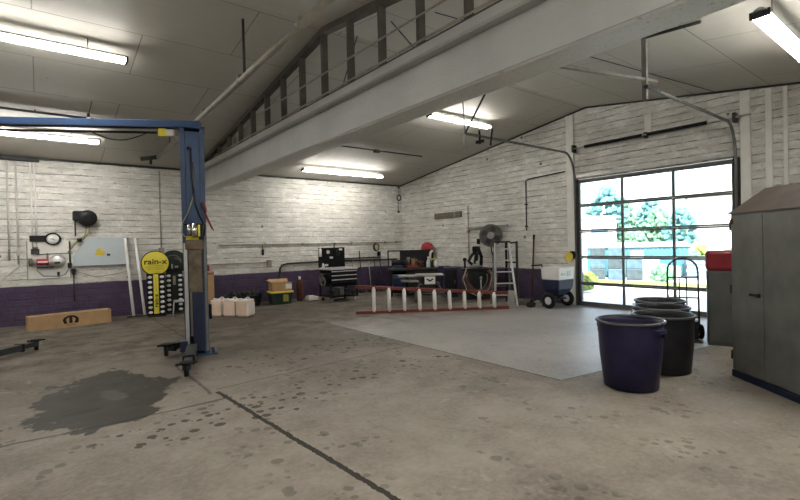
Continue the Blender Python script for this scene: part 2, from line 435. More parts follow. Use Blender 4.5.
b.prism([(XR, YF-.2, 0), (XR, D0, 0), (XR, D0, roof(D0)), (XR, YF-.2, roof(YF-.2))], (.22, 0, 0))
struct(b.obj('wall_right', 'wally'), 'white painted gable wall holding the overhead door', 'wall')
b = B()
b.prism([(XL-.2, RY, RZ), (XL-.2, YB+.2, roof(YB+.2)), (XL-.2, YB+.2, roof(YB+.2)+.2), (XL-.2, RY, RZ+.2), (XL-.2, YF-.2, roof(YF-.2)+.2), (XL-.2, YF-.2, roof(YF-.2))], (XR-XL+.42, 0, 0))
struct(b.obj('ceiling', 'ceil'), 'grey painted panel ceiling sloping up to a ridge', 'ceiling')
# dark gap strips where ceiling meets walls
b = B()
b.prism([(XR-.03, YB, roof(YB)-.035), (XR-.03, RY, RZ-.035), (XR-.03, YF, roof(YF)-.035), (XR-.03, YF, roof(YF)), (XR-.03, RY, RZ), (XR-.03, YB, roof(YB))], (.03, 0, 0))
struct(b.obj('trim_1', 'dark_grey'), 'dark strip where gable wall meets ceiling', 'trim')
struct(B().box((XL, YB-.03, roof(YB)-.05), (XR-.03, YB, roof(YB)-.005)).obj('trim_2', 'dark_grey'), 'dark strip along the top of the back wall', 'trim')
# pilasters on the gable wall
struct(B().box((XR-.05, 6.34, 0), (XR, 6.54, roof(6.54)-.04), .006).obj('trim_3', 'white_paint'), 'white flat pilaster left of the overhead door', 'trim')
struct(B().box((XR-.05, 2.74, 0), (XR, 2.9, roof(2.74)-.04), .006).obj('trim_4', 'white_paint'), 'white flat pilaster right of the overhead door', 'trim')
struct(B().box((XR-.04, 2.42, 0), (XR, 2.52, roof(2.42)-.04), .006).obj('trim_5', 'white_paint'), 'narrow white strip right of the pilaster', 'trim')
struct(B().box((XR-.035, 2.2, 0), (XR, 2.26, roof(2.2)-.04), .006).obj('trim_6', 'white_paint'), 'thin white strip on the right end of the gable wall', 'trim')
struct(B().box((XR-.035, 4.5, 3.82), (XR, 4.64, 4.3), .004).obj('trim_7', 'white_paint'), 'short white upright above the overhead door', 'trim')
# beam and stud frame over it
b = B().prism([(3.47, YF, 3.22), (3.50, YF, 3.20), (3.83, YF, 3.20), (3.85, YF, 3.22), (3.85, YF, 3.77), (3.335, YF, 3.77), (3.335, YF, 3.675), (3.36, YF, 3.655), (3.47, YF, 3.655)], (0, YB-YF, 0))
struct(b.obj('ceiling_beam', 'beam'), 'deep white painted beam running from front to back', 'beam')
sw = thing('stud_frame', 'dark timber stud frame standing between beam and ceiling', 'frame', (3.4, 6, 3.771), kind='structure')
def L(p): return (p[0]-3.4, p[1]-6, p[2]-3.771)
B().box(L((3.35, YF, 3.771)), L((3.45, YB-.9, 3.80))).obj('bottom_plate', 'stud', sw)
for k in range(-6, 14):
    y = 3.135+.727*k
    if y < YF+.1: continue
    t = roof(y)-.09
    if t < 3.86: continue
    B().box(L((3.352, y, 3.80)), L((3.45, y+.05, t)), .003).obj('stud', 'stud', sw)
b = B().prism([L((3.345, YB-1, roof(YB-1)-.09)), L((3.345, RY, RZ-.09)), L((3.345, YF, roof(YF)-.09)), L((3.345, YF, roof(YF)-.002)), L((3.345, RY, RZ-.002)), L((3.345, YB-1, roof(YB-1)-.002))], (.11, 0, 0))
b.obj('top_plate', 'stud', sw)
for y0, y1, z0, z1 in ((4.0, 4.45, 3.8, 4.3), (5.2, 5.6, 4.4, 3.85)):
    B().cyl(L((3.42, y0, z0)), L((3.42, y1, z1)), .008, n=6).obj('brace_wire', 'stud', sw)
# outside ground
struct(B().box((XR+.26, -25, -.25), (75, 60, -.02)).obj('ground', 'asphalt'), 'bright pale concrete yard outside the overhead door', 'ground')

# ------------------------------------------------------------------ overhead door
dr = thing('door_1', 'closed aluminium overhead door of fifteen glass panes', 'door', (XR, (D0+D1)/2, 0), kind='structure')
def DL(x, y, z): return (x-XR, y-(D0+D1)/2, z)
zs = [0, .545, 1.185, 1.82, 2.45, 3.09]
ys = [3.02, 4.10, 5.18, 6.26]
for i in range(5):
    b = B()
    z0, z1 = zs[i]+.002, zs[i+1]-.002
    lo = .10 if i == 0 else .038; hi = .09 if i == 4 else .038
    b.box(DL(10.50, 3.0, z0), DL(10.545, 6.28, z0+lo)); b.box(DL(10.50, 3.0, z1-hi), DL(10.545, 6.28, z1))
    for j, y in enumerate(ys):
        w = .04 if j in (0, 3) else .026
        b.box(DL(10.502, y-w if j else 2.99, z0+lo), DL(10.543, y+w if j < 3 else 6.29, z1-hi))
    sec = b.obj('door_section', 'door_alu', dr)
    for j in range(3):
        B().box(DL(10.518, ys[j]+(.04 if j == 0 else .026), z0+lo), DL(10.524, ys[j+1]-(.04 if j == 2 else .026), z1-hi)).obj('pane', 'glass', sec)
for y, side in ((2.97, 1), (6.31, -1)):
    pts = [DL(10.44, y, 0), DL(10.44, y, 3.05)]
    for k in range(1, 9):
        a = k/8*PI/2; pts.append(DL(10.44-.42*(1-math.cos(a)), y, 3.05+.68*math.sin(a)))
    pts.append(DL(6.6 if side < 0 else 6.9, y, 3.74))
    B().tube(pts, .026, 8).obj('track', 'grey_steel', dr)
    B().box(DL(10.36, y-.03, 3.76), DL(10.5, y+.03, 3.94), .01).obj('bearing_plate', 'dark_grey', dr)
    B().box(DL(10.455, y-.055, 0), DL(10.5, y+.055, 3.1), .004).obj('jamb_angle', 'dark_grey', dr)
B().cyl(DL(10.38, 2.7, 3.85), DL(10.38, 6.36, 3.85), .014).obj('torsion_shaft', 'alu', dr)
for y0, y1 in ((3.42, 4.55), (4.66, 6.0)):
    b = B(); n_ = int((y1-y0)*42); pts = []
    b.cyl(DL(10.38, y0, 3.85), DL(10.38, y1, 3.85), .034)
    for k in range(26): b.cyl(DL(10.38, y0+(y1-y0)*k/26, 3.85), DL(10.38, y0+(y1-y0)*(k+.5)/26, 3.85), .038, n=10)
    b.obj('torsion_spring', 'black', dr)
B().box(DL(10.40, 4.57, 3.79), DL(10.5, 4.64, 3.91), .006).obj('spring_bracket', 'dark_grey', dr)
B().box(DL(10.44, 3.0, 3.13), DL(10.5, 6.28, 3.2)).obj('header_rail', 'alu', dr)
# hangers of the horizontal tracks
b = B(); b.box(DL(6.62, 2.9, 3.52), DL(6.68, 2.96, roof(2.9)-.003)); b.obj('track_hanger', 'cloth_grey', dr)
B().cyl(DL(6.98, 2.93, 3.84), DL(4.5, 2.98, 3.55), .03, n=6, smooth=False).obj('hanger_brace', 'cloth_grey', dr)
B().box(DL(6.58, 2.86, 3.66), DL(7.0, 2.92, 3.70)).obj('bracket', 'dark_grey', dr)
B().cyl(DL(6.64, 2.95, 4.37), DL(6.52, 2.2, 4.27), .022, n=6).obj('ceiling_angle', 'dark_grey', dr)
B().cyl(DL(6.6, 6.3, 3.74), DL(6.52, 6.3, roof(6.3)-.02), .012).obj('track_hanger', 'cloth_grey', dr)
B().cyl(DL(6.6, 6.3, 3.74), DL(7.3, 6.3, roof(6.3)-.02), .018).obj('hanger_brace', 'dark_grey', dr)
B().box(DL(6.5, 6.27, 3.5), DL(6.58, 6.31, 3.72), .006).obj('track_stop', 'alu', dr)
B().box(DL(7.0, 6.22, 3.6), DL(7.05, 6.4, 3.66)).cyl(DL(7.3, 6.27, 3.58), DL(7.36, 6.27, 3.92), .02).cyl(DL(7.02, 6.3, 3.58), DL(7.0, 6.3, 3.85), .022).obj('roller_stop', 'black', dr)

# ------------------------------------------------------------------ lamps
def lamp(x0, x1, y, label, drop=.14, rod=None, grp='fluorescent strip lights'):
    z = roof(y)-drop
    t = thing('fluorescent_light', label, 'ceiling light', ((x0+x1)/2, y, z), 0, grp)
    h = (x1-x0)/2
    B().prism([(-h, -.04, .05), (-h, -.07, .012), (-h, .07, .012), (-h, .04, .05)], (2*h, 0, 0)).box((-h, -.02, .045), (h, .02, .06)).obj('housing', 'white_metal', t)
    for yy in (-.052, .052):
        B().cyl((-h+.03, yy, -.018), (h-.03, yy, -.018), .026, n=12).obj('tube', 'tube', t)
    for sx in (-1, 1):
        B().box((sx*h-.03*(sx > 0), -.09, -.045), (sx*h+.03*(sx < 0), .09, .03), .004).obj('end_cap', 'dark_grey', t)
    for xx in (-h*.6, h*.6):
        dz = roof(y + math.copysign(.0, 1)) - z - .006
        B().cyl((xx, 0, .045), (xx, 0, dz), .007, n=6).obj('hanger', 'grey_steel', t)
lamp(-1.30, 1.08, 7.72, 'twin tube strip light at top left, nearest the lift side', .2)
lamp(-1.35, 1.06, 11.45, 'strip light behind the blue lift crossbar')
lamp(5.95, 8.75, 12.05, 'long strip light in front of the back wall, right of the beam')
lamp(6.85, 8.85, 7.62, 'strip light glowing beside the far track of the overhead door', .13)
lamp(5.92, 8.2, 1.46, 'twin tube strip light at the top right corner over the metal cabinet', .28)
for (x, y) in ((-5.5, 7.72), (-5.5, 1.66), (0.1, 1.2), (1.9, -.5), (5.6, -.5), (-5.5, 11.45)):  # unseen fixtures added to lift the ambient and floor light
    lamp(x-1.2, x+1.2, y, 'added unseen strip light on the ceiling outside the picture, for extra light', .12)

# ------------------------------------------------------------------ ceiling pipes and cords
b = B()
b.cyl((2.3, 12.3, 3.84), (2.3, 2.2, 4.06), .045)
for y in (10.4, 8.3, 6.5, 4.6): b.cyl((2.3, y-.04, 3.883+(12.3-y)*.0218), (2.3, y+.04, 3.883+(12.3-y)*.0218-.042), .055)
p = b.obj('ceiling_pipe', 'pipe_grey'); tag(p, 'long grey pipe hung under the left ceiling, parallel to the beam', 'pipe')
B().cyl((2.3, 6.35, 3.99), (2.3, 6.35, roof(6.35)-.005), .018).obj('hanger_rod', 'dark_grey', p)
B().cyl((2.3, 11.0, 3.9), (2.3, 11.0, roof(11)-.005), .012).obj('hanger_rod', 'dark_grey', p)
B().cyl((2.3, 12.3, 3.84), (1.95, 12.42, 3.78), .05).cyl((2.15, 12.34, 3.8), (2.15, 12.34, 3.66), .03).obj('elbow', 'dark_grey', p)
b = B().cyl((-8.2, 10.5, 4.125), (2.16, 10.5, 4.125), .022)
for x in (-6, -3, 0, 1.5): b.cyl((x, 10.5, 4.12), (x, 10.5, roof(10.5)-.004), .012)
tag(b.obj('gas_pipe', 'dark_grey'), 'thin dark pipe crossing the left ceiling above the lift crossbar', 'pipe')
b = B().cyl((4.2, 10.25, roof(10.25)-.04), (8.9, 10.25, roof(10.25)-.04), .018).box((7.2, 10.2, roof(10.25)-.1), (7.36, 10.3, roof(10.25)-.02), .006)
tag(b.obj('ceiling_conduit', 'dark_grey'), 'dark conduit with a junction box on the right ceiling near the back wall', 'conduit')
tag(B().box((4.88, 8.06, roof(8.1)-.1), (5.0, 8.16, roof(8.1)-.006), .006).obj('smoke_detector', 'white_plastic'), 'small white box fixed on the ceiling right of the beam', 'detector')
t = thing('lamp_holder', 'small bare bulb hanging on a cord above the lift crossbar', 'lamp holder', (.74, 9.75, 3.97))
B().cyl((0, 0, .03), (.06, .05, roof(9.8)-3.973), .007, n=6).obj('cord', 'black', t)
B().cyl((0, 0, 0), (0, 0, .06), .022).obj('socket', 'black', t)
B().ball((0, 0, -.03), .034).obj('bulb', 'gauge_white', t)
b = B(); b.tube([(3.325, 8.6, 4.12), (3.325, 5.6, 4.11), (3.325, 3, 4.08), (3.325, 1.2, 4.05)], .012)
tag(b.obj('conduit', 'pipe_grey'), 'upper thin grey rail running across the studs above the beam', 'conduit')
b = B(); b.tube([(3.33, 11.3, 3.81), (3.33, 5.6, 3.815), (3.33, .2, 3.815)], .014)
tag(b.obj('conduit', 'pipe_grey'), 'lower thin grey rail lying along the beam top under the studs', 'conduit')
b = B(); b.tube([(4.1, 4.4, roof(4.4)-.01), (7, 3.9, roof(3.9)-.012), (10.45, 3.3, roof(3.3)-.01)], .006, 6)
tag(b.obj('cord', 'dark_grey'), 'thin dark cord stapled across the bright ceiling near the overhead door', 'cord')

# ------------------------------------------------------------------ two-post lift
LR = R(-14)
lf = thing('vehicle_lift', 'tall blue two-post vehicle lift with overhead crossbar and swing arms', 'vehicle lift', (1.88, 7.52, 0), 0)
mr = Matrix.Rotation(LR, 4, 'Z')
def post(px, py, rz, full):
    mx = Matrix.Translation((px, py, 0)) @ Matrix.Rotation(rz, 4, 'Z')
    b = B()
    w, d = .155, .14
    b.box((-w, .09, .02), (w, .12, 3.42), mx=mx)                  # web at the back
    for s in (-1, 1):
        b.box((s*w-.012, -.12, .02), (s*w+.012, .12, 3.42), mx=mx)
        b.box((s*w-(.05 if s > 0 else 0), -.135, .02), (s*w+(0 if s > 0 else .05), -.115, 3.42), mx=mx)
    b.obj('column', 'blue_lift', lf)
    B().box((-w-.03, -.17, 3.42), (w+.03, .15, 3.45), .004, mx).obj('top_plate', 'blue_lift', lf)
    bp = B().box((-w-.05, -.19, 0), (w+.12, .2, .02), .004, mx).obj('base_plate', 'blue_lift', lf)
    for sx, sy in ((-.17, -.16), (.22, -.14), (.22, .0), (.22, .14), (-.17, .18)):
        q = mx @ Vector((sx, sy, .02)); B().cyl(q, q+Vector((0,0,.03)), .018, n=6).obj('anchor_bolt', 'dark_grey', bp)
    if not full: return mx
    B().box((-.10, -.128, 1.98), (.10, -.05, 3.38), .006, mx).obj('cylinder_cover', 'blue_lift', lf)
    ca = B().box((-.095, -.15, .95), (.095, -.06, 1.62), .006, mx).obj('carriage', 'tan_metal', lf)
    B().box((-.13, -.20, 1.60), (.12, -.08, 1.74), .01, mx).obj('latch_block', 'tan_metal', ca)
    B().cyl(mx @ Vector((.03, -.205, 1.67)), mx @ Vector((.03, -.2, 1.67)), .016).obj('bolt', 'bright_red', ca)
    B().cyl(mx @ Vector((-.07, -.175, 1.82)), mx @ Vector((-.07, -.175, 1.98)), .03).cyl(mx @ Vector((0, -.175, 1.79)), mx @ Vector((0, -.175, 1.99)), .045).obj('cylinder_head', 'chrome', ca)
    B().box((-.13, -.19, 1.76), (.13, -.09, 1.795), .004, mx).obj('clamp_bar', 'black', ca)
    B().box((-.14, -.19, 1.96), (.12, -.1, 1.985), .004, mx).obj('clamp_bar', 'black', ca)
    B().box((.048, -.21, 1.80), (.08, -.19, 1.97), .002, mx).obj('yellow_label', 'sign_yellow', ca)
    B().box((-.12, -.19, 1.75), (.06, -.185, 1.80), .002, mx).obj('yellow_label', 'sign_yellow', ca)
    B().box((-.155, -.16, .1), (-.105, -.136, 1.7), .004, mx).obj('guide_rail', 'alu', lf)
    B().box((-.085, -.15, .3), (-.055, -.1, .98), .004, mx).obj('guide_rail', 'grey_steel', lf)
    B().box((.125, -.15, .06), (.16, -.136, 2.0), .003, mx).obj('guide_rail', 'grey_steel', lf)
    B().box((-.05, -.13, .06), (.11, -.07, .96), .005, mx).obj('lower_cover', 'navy', lf)
    B().box((.172, -.06, .52), (.215, .05, .75), .01, mx).obj('lock_release', 'black', lf)
    def q(*v): return mx @ Vector(v)
    B().tube([q(-.06, -.14, 3.1), q(-.05, -.17, 3.14), q(-.02, -.17, 3.12), q(-.02, -.15, 2.7), q(.02, -.16, 2.3), q(.08, -.17, 2.1), q(.15, -.2, 1.95), q(.13, -.2, 1.8)], .013).obj('hydraulic_hose', 'black', lf)
    B().tube([q(.02, -.15, 2.9), q(.0, -.15, 2.4), q(-.08, -.17, 2.15), q(-.16, -.19, 2.0), q(-.17, -.18, 1.85), q(-.1, -.18, 1.75)], .009).obj('hydraulic_hose', 'pipe_grey', lf)
    B().tube([q(.14, -.18, 2.32), q(.17, -.19, 2.2), q(.16, -.2, 2.1), q(.21, -.2, 2.0), q(.25, -.2, 1.9)], .012).obj('air_hose', 'bright_red', lf)
    B().tube([q(.1, -.16, 2.3), q(.17, -.2, 2.12), q(.23, -.2, 1.97), q(.27, -.19, 1.88)], .008).obj('cable', 'black', lf)
    return mx
m1 = post(0, 0, LR, True)
ox, oy = -2.78, 1.47
m2 = post(ox, oy, LR+R(180), False)
q0, q1 = Vector((.1, -.05, 0)), Vector((ox, oy, 0))
dv = (q1-q0).normalized(); ang = math.atan2(dv.y, dv.x)
mb = Matrix.Translation(q0) @ Matrix.Rotation(ang, 4, 'Z')
B().box((-.02, -.05, 3.45), ((q1-q0).length+.1, .05, 3.56), .006, mb).obj('crossbar', 'blue_lift', lf)
B().box((-.02, -.07, 3.45), ((q1-q0).length+.1, .07, 3.458), 0, mb).obj('crossbar_flange', 'navy', lf)
B().box((.36, -.05, 3.33), (.47, .03, 3.43), .008, mb).obj('limit_switch', 'white_plastic', lf)
B().box((.47, -.055, 3.32), (.58, .035, 3.44), .008, mb).obj('limit_switch_cap', 'sign_yellow', lf)
b = B(); b.cyl(mb @ Vector((.6, 0, 3.38)), mb @ Vector((2.8, 0, 3.38)), .018); b.obj('shutoff_bar', 'black', lf)
b = B(); pts = [mb @ Vector((.75+.75*k/10, 0, 3.37-.11*math.sin(PI*k/10))) for k in range(11)]; b.tube(pts, .008, 6); b.obj('cable', 'black', lf)
def arm(p0, p1, h):
    p0, p1 = Vector(p0), Vector(p1); d = p1-p0; a = math.atan2(d.y, d.x); Ln = d.length
    mx = Matrix.Translation(p0) @ Matrix.Rotation(a, 4, 'Z')
    o = B().box((-.02, -.065, h), (Ln*.62, .065, h+.1), .006, mx).obj('swing_arm', 'dark_grey', lf)
    B().box((Ln*.5, -.048, h+.012), (Ln, .048, h+.085), .005, mx).obj('arm_extension', 'dark_grey', o)
    e = mx @ Vector((Ln, 0, 0))
    B().cyl(e+Vector((0,0,h-.06)), e+Vector((0,0,h+.09)), .03).obj('pad_screw', 'black', o)
    B().cyl(e+Vector((0,0,h+.09)), e+Vector((0,0,h+.12)), .075, n=18).box((e.x-.12, e.y-.025, h+.09), (e.x+.12, e.y+.025, h+.112)).obj('lift_pad', 'rubber', o)
    B().box((Ln*.62, -.075, h-.02), (Ln*.66, .075, h+.11), .004, mx).obj('arm_stop', 'black', o)
arm((-.12, -.17, 0), (-.48, -1.36, 0), .09)
arm((-.16, .28, 0), (-.43, .04, 0), .09)
arm((ox+.25, oy+.12, 0), (ox+.82, oy+.75, 0), .06)
# link between arms and post
B().box((-.24, -.2, .08), (-.13, .1, .24), .008, mr).obj('arm_bracket', 'navy', lf)

# ------------------------------------------------------------------ back wall, left part
Yw = YB
# vertical conduits at the far left
for x, z0, lab in ((-.52, 1.45, 'leftmost thin white conduit running down the back wall'), (-.37, 1.35, 'second white conduit down the back wall, beside the leftmost one')):
    b = B().cyl((x, Yw-.03, z0), (x, Yw-.03, 3.66), .018)
    for zc in (1.7, 2.6, 3.4): b.box((x-.03, Yw-.05, zc), (x+.03, Yw-.003, zc+.03), .004)
    if z0 < 1.4:
        b.tube([(x, Yw-.03, z0+.02), (x-.02, Yw-.05, z0-.05), (x-.3, Yw-.06, z0-.33), (x-.5, Yw-.06, z0-.46)], .014)
        b.box((x-.03, Yw-.05, z0+.2), (x+.03, Yw-.005, z0+.36), .005)
    tag(b.obj('conduit', 'conduit_white'), lab, 'conduit', 'conduits on the back wall')
t = thing('conduit', 'pair of white conduits dropping to the pump board on the back wall', 'conduit', (-.08, Yw, 1.6), 0, 'conduits on the back wall')
for x in (-.035, .035): B().cyl((x, -.03, .12), (x, -.03, 2.05), .016).obj('pipe', 'white_paint', t)
B().box((-.07, -.09, -.02), (.08, -.012, .1), .006).obj('valve_box', 'dark_grey', t)
B().cyl((-.04, -.1, .12), (.06, -.1, .12), .03).obj('valve_handle', 'grey_steel', t)
tag(B().box((-.8, Yw-.09, 3.66), (.05, Yw-.004, 3.75), .008).obj('cable_tray', 'black'), 'black cable tray at the ceiling above the white conduits', 'cable tray')
tag(B().cyl((2.5, Yw-.02, 1.66), (2.5, Yw-.02, 3.65), .013).box((2.47, Yw-.04, 2.6), (2.53, Yw-.003, 2.63)).box((2.45, Yw-.05, 1.58), (2.55, Yw-.003, 1.64)).box((2.44, Yw-.06, 1.55), (2.56, Yw-.004, 1.67), .006).obj('conduit', 'pipe_grey'), 'grey conduit ending in an outlet box above the display racks', 'conduit', 'conduits on the back wall')
t = thing('backboard', 'white painted board mounted on the back wall behind the red labelled pump', 'board', (.2, Yw-.012, 1.02))
B().box((-.42, -.012, 0), (.36, .008, .86), .004).obj('panel', 'white_paint', t)
B().box((-.43, -.02, 0), (-.41, .0, .86)).box((.355, -.02, 0), (.37, .0, .86)).obj('edge_strip', 'pipe_grey', t)
t = thing('wall_clock', 'oval white faced dial with thick black rim and black bar, on the back wall', 'gauge', (.25, Yw-.03, 1.92))
mx = Matrix.Rotation(PI/2, 4, 'X')
B().lathe([(.1, 0), (.15, .0), (.155, .03), (.14, .06), (.118, .062), (.118, .035), (.05, .034)], n=32, sy=.95, mx=mx).obj('rim', 'black', t)
f = B().lathe([(.02, .03), (.118, .03), (.118, .045), (.02, .045)], n=32, sy=.95, mx=mx).obj('dial', 'gauge_white', t)
B().box((-.055, -.05, -.004), (.012, -.046, .006)).box((-.006, -.05, -.012), (.05, -.046, -.002), mx=Matrix.Rotation(.5, 4, 'Y')).obj('hand', 'text_black', f)
B().box((-.42, -.035, -.06), (-.13, .024, .08), .008).obj('bracket', 'black', t)
t = thing('pump', 'wall pump with grey ends and a red label, mounted below the oval dial', 'pump', (.16, Yw-.09, 1.4))
B().cyl((-.3, 0, 0), (.12, 0, 0), .065).obj('cylinder', 'alu', t)
B().cyl((-.22, 0, 0), (.0, 0, 0), .07).obj('red_label', 'label_red', t)
B().box((-.2, -.077, -.016), (-.02, -.068, .02), .002).obj('white_print', 'paper', t)
B().cyl((-.36, 0, 0), (-.29, 0, 0), .09).obj('end_cap', 'grey_steel', t)
B().ball((.16, 0, .01), .155, 2, 0, (1.05, .55, 1)).obj('motor', 'alu', t)
B().box((.10, -.1, -.05), (.21, -.075, 0), .004).obj('name_plate', 'dark_grey', t)
B().cyl((-.02, -.02, -.09), (-.02, -.02, .2), .018).cyl((-.2, -.02, .17), (.45, -.02, .19), .012).obj('feed_pipe', 'grey_steel', t)
B().box((-.22, -.03, -.14), (.1, .07, -.1), .004).obj('mount', 'dark_grey', t)
t = thing('regulator', 'black air regulator with dangling hoses, left of the pale blue panel', 'regulator', (.56, Yw-.05, 1.24))
B().box((-.05, -.04, 0), (.03, .04, .12), .01).box((.02, -.05, -.14), (.1, .04, -.02), .012).obj('body', 'black', t)
B().cyl((.0, 0, .1), (.0, 0, .62), .016).cyl((.06, 0, -.12), (.06, 0, -.78), .014).obj('pipe', 'dark_grey', t)
B().tube([(-.02, -.03, .0), (-.1, -.05, -.14), (-.2, -.04, -.18), (-.5, -.02, -.16), (-.62, -.02, -.02)], .012).obj('hose', 'grey_steel', t)
B().tube([(.05, -.04, -.1), (.2, -.04, -.12), (.5, -.03, -.24), (.85, -.03, -.2), (1.2, -.03, -.12)], .010).obj('hose', 'cloth_light', t)
B().box((-.25, -.04, -.2), (-.2, .0, -.08), .006).obj('valve', 'black', t)
t = thing('hose_reel', 'black hose reel mounted high on the back wall', 'hose reel', (.92, Yw-.01, 2.40))
B().lathe([(.05, .02), (.17, .02), (.19, .05), (.19, .19), (.17, .22), (.05, .22)], n=28, mx=mx).obj('drum_cover', 'black', t)
B().box((-.29, -.16, -.06), (-.08, -.03, .17), .03).obj('outlet_arm', 'black', t)
B().box((-.26, -.1, -.42), (-.23, -.06, -.06), .004).obj('hose_guide', 'dark_grey', t)
h = B(); h.tube([(-.02, -.1, -.18), (-.06, -.1, -.4), (-.2, -.09, -.52), (-.4, -.07, -.8)], .012); h.obj('hose', 'hose_yellow', t)
B().tube([(.03, -.1, -.18), (.02, -.1, -.34), (-.1, -.08, -.5)], .012).obj('hose', 'hose_yellow', t)
B().box((-.22, -.13, -.56), (-.12, -.03, -.47), .02).obj('hose_stop', 'oil_green', t)
# pale blue panel
t = thing('wall_panel', 'pale blue metal panel with a yellow sticker on the back wall', 'panel', (1.2, Yw-.04, 1.28))
B().prism([(-.58, -.02, 0), (.52, -.02, 0), (.52, -.02, .66), (-.32, -.02, .66), (-.4, -.02, .5), (-.58, -.02, .22)], (0, .03, 0)).obj('sheet', 'pale_blue', t)
B().box((-.6, -.03, -.025), (.54, .015, .002), .004).obj('bottom_rail', 'grey_steel', t)
B().prism([(-.16, -.026, .24), (.04, -.026, .24), (.05, -.026, .33), (-.0, -.026, .35), (-.02, -.026, .41), (-.1, -.026, .4), (-.12, -.026, .33)], (0, .006, 0)).obj('yellow_sticker', 'yellow', t)
B().box((.09, -.03, .22), (.16, -.02, .27), .003).obj('dark_mark', 'dark_grey', t)
# leaning white frame
t = thing('leaning_rails', 'two white rails leaning on the wall on a dark foot, left of the racks', 'rails', (1.88, 12.86, 0))
for x, tx in ((-.12, -.2), (.12, .02)):
    B().cyl((x, -.06, .03), (tx, .38, 1.92), .034, n=8).obj('rail', 'white_gloss', t)
B().box((-.26, -.11, 0), (.24, .02, .03), .006).obj('foot', 'dark_grey', t)
# display racks
def rack(loc, rz, label, plate, lettered):
    t = thing('display_rack', label, 'display rack', loc, rz, 'display racks against the back wall')
    B().box((-.2, -.03, .02), (.2, .03, 1.04), .006).obj('panel', 'black', t)
    B().box((-.2, -.14, 0), (.2, .1, .02), .004).obj('foot', 'black', t)
    B().box((-.055, -.038, .06), (.055, -.028, 1.02), .003).obj('center_strip', plate, t)
    for k in range(8):
        for s in (-1, 1):
            B().ball((s*.13, -.05, .1+.122*k), .05, 2, 0, (1, .5, .68)).obj('white_cap', 'white_gloss', t)
    o = B().lathe([(.02, -.012), (.295, -.012), (.31, -.006), (.31, .006), (.295, .012), (.02, .012)], n=40, sy=.98, mx=Matrix.Translation((0, 0, 1.29)) @ mx).obj('oval_sign', plate, t)
    B().torus((0, -.008, 1.29), .302, .012, 'y', 40, 6, sz=.98).obj('sign_border', 'text_black', o)
    B().box((-.05, -.012, 1.0), (.05, .012, 1.05)).obj('sign_post', 'black', t)
    if lettered:
        text(o, 'lettering', 'rain-x', .19, (0, -.016, 1.325), (PI/2, 0, 0), 'text_black', .002, 1.1, 1.0, .004)
        for k, w in enumerate((.18, .2, .17)):
            B().box((-w, -.0145, 1.225-.042*k), (w, -.012, 1.236-.042*k)).obj('small_print', 'brass', o)
        text(t, 'strip_lettering', 'rain-x', .13, (0, -.041, .38), (PI/2, -PI/2, 0), 'text_black', .001, 1.05, 1, .003)
        B().box((-.006, -.0405, .6), (.006, -.038, .95)).obj('small_print', 'brass', t)
    else:
        B().torus((-.02, -.016, 1.27), .2, .01, 'y', 16, 6, .3, 2.2).torus((.03, -.016, 1.25), .14, .01, 'y', 12, 6, .1, 1.6).obj('swoosh', 'grey_steel', o)
        B().box((-.06, -.018, 1.13), (-.02, -.012, 1.25), .002, Matrix.Rotation(.0, 4, 'Y')).box((.02, -.018, 1.15), (.1, -.012, 1.2)).obj('white_mark', 'cloth_light', o)
        B().box((-.03, -.042, .72), (.03, -.038, .95)).obj('strip_mark', 'pipe_grey', t)
rack((2.22, 12.55, 0), R(-9), 'black display rack of white caps under a yellow oval sign', 'sign_yellow', True)
rack((2.68, 12.78, 0), R(-9), 'black display rack under a dark oval sign, behind the yellow one', 'oil_green', False)
t = thing('step_stool', 'low stool with grey top and pale leg, partly behind the lift post', 'stool', (2.68, 11.95, 0), R(-12))
B().box((-.2, -.13, .36), (.26, .13, .4), .01).obj('seat', 'alu', t)
for x in (-.19, .24):
    for y in (-.11, .11): B().cyl((x*1.15, y*1.3, 0), (x, y, .37), .014).obj('leg', 'alu' if x < 0 and y < 0 else 'dark_grey', t)
B().cyl((-.2, -.13, .16), (.25, -.13, .16), .008).obj('rung', 'dark_grey', t)
# long cardboard box with emblem
t = thing('cardboard_box', 'long flat cardboard box with a black emblem on the floor along the purple wall', 'box', (.49, 12.32, 0), R(8.6), 'cardboard boxes')
B().box((-.74, -.16, 0), (.74, .16, .30), .006).obj('carton', 'card', t)
B().box((-.30, -.06, .299), (.45, -.012, .303)).obj('tape', 'brown_roof', t)
b = B()
def arcpoly(r0, r1, a0, a1, cx, cz, n=18, sx=1):
    o = [(cx+sx*r1*math.cos(a0+(a1-a0)*k/n), -.163, cz+r1*math.sin(a0+(a1-a0)*k/n)) for k in range(n+1)]
    i = [(cx+sx*r0*math.cos(a0+(a1-a0)*k/n), -.163, cz+r0*math.sin(a0+(a1-a0)*k/n)) for k in range(n, -1, -1)]
    return o+i
for k in range(18):
    a0, a1 = R(-12)+(PI+R(24))*k/18, R(-12)+(PI+R(24))*(k+1)/18
    b.prism(arcpoly(.062, .098, a0, a1, -.02, .155, 1, 1.45), (0, .004, 0))
b.prism([(-.05, -.163, .09), (.01, -.163, .09), (.005, -.163, .235), (-.045, -.163, .235)], (0, .004, 0))
for sg in (-1, 1): b.prism([(-.02+sg*.092-.03, -.163, .085), (-.02+sg*.1+.035, -.163, .085), (-.02+sg*.115+.027, -.163, .17), (-.02+sg*.115-.027, -.163, .17)], (0, .004, 0))
b.obj('emblem', 'logo_brown', t)
text(t, 'lettering', 'MOPAR', .034, (-.02, -.163, .055), (PI/2, 0, 0), 'logo_brown', .001, 1.5, 1)

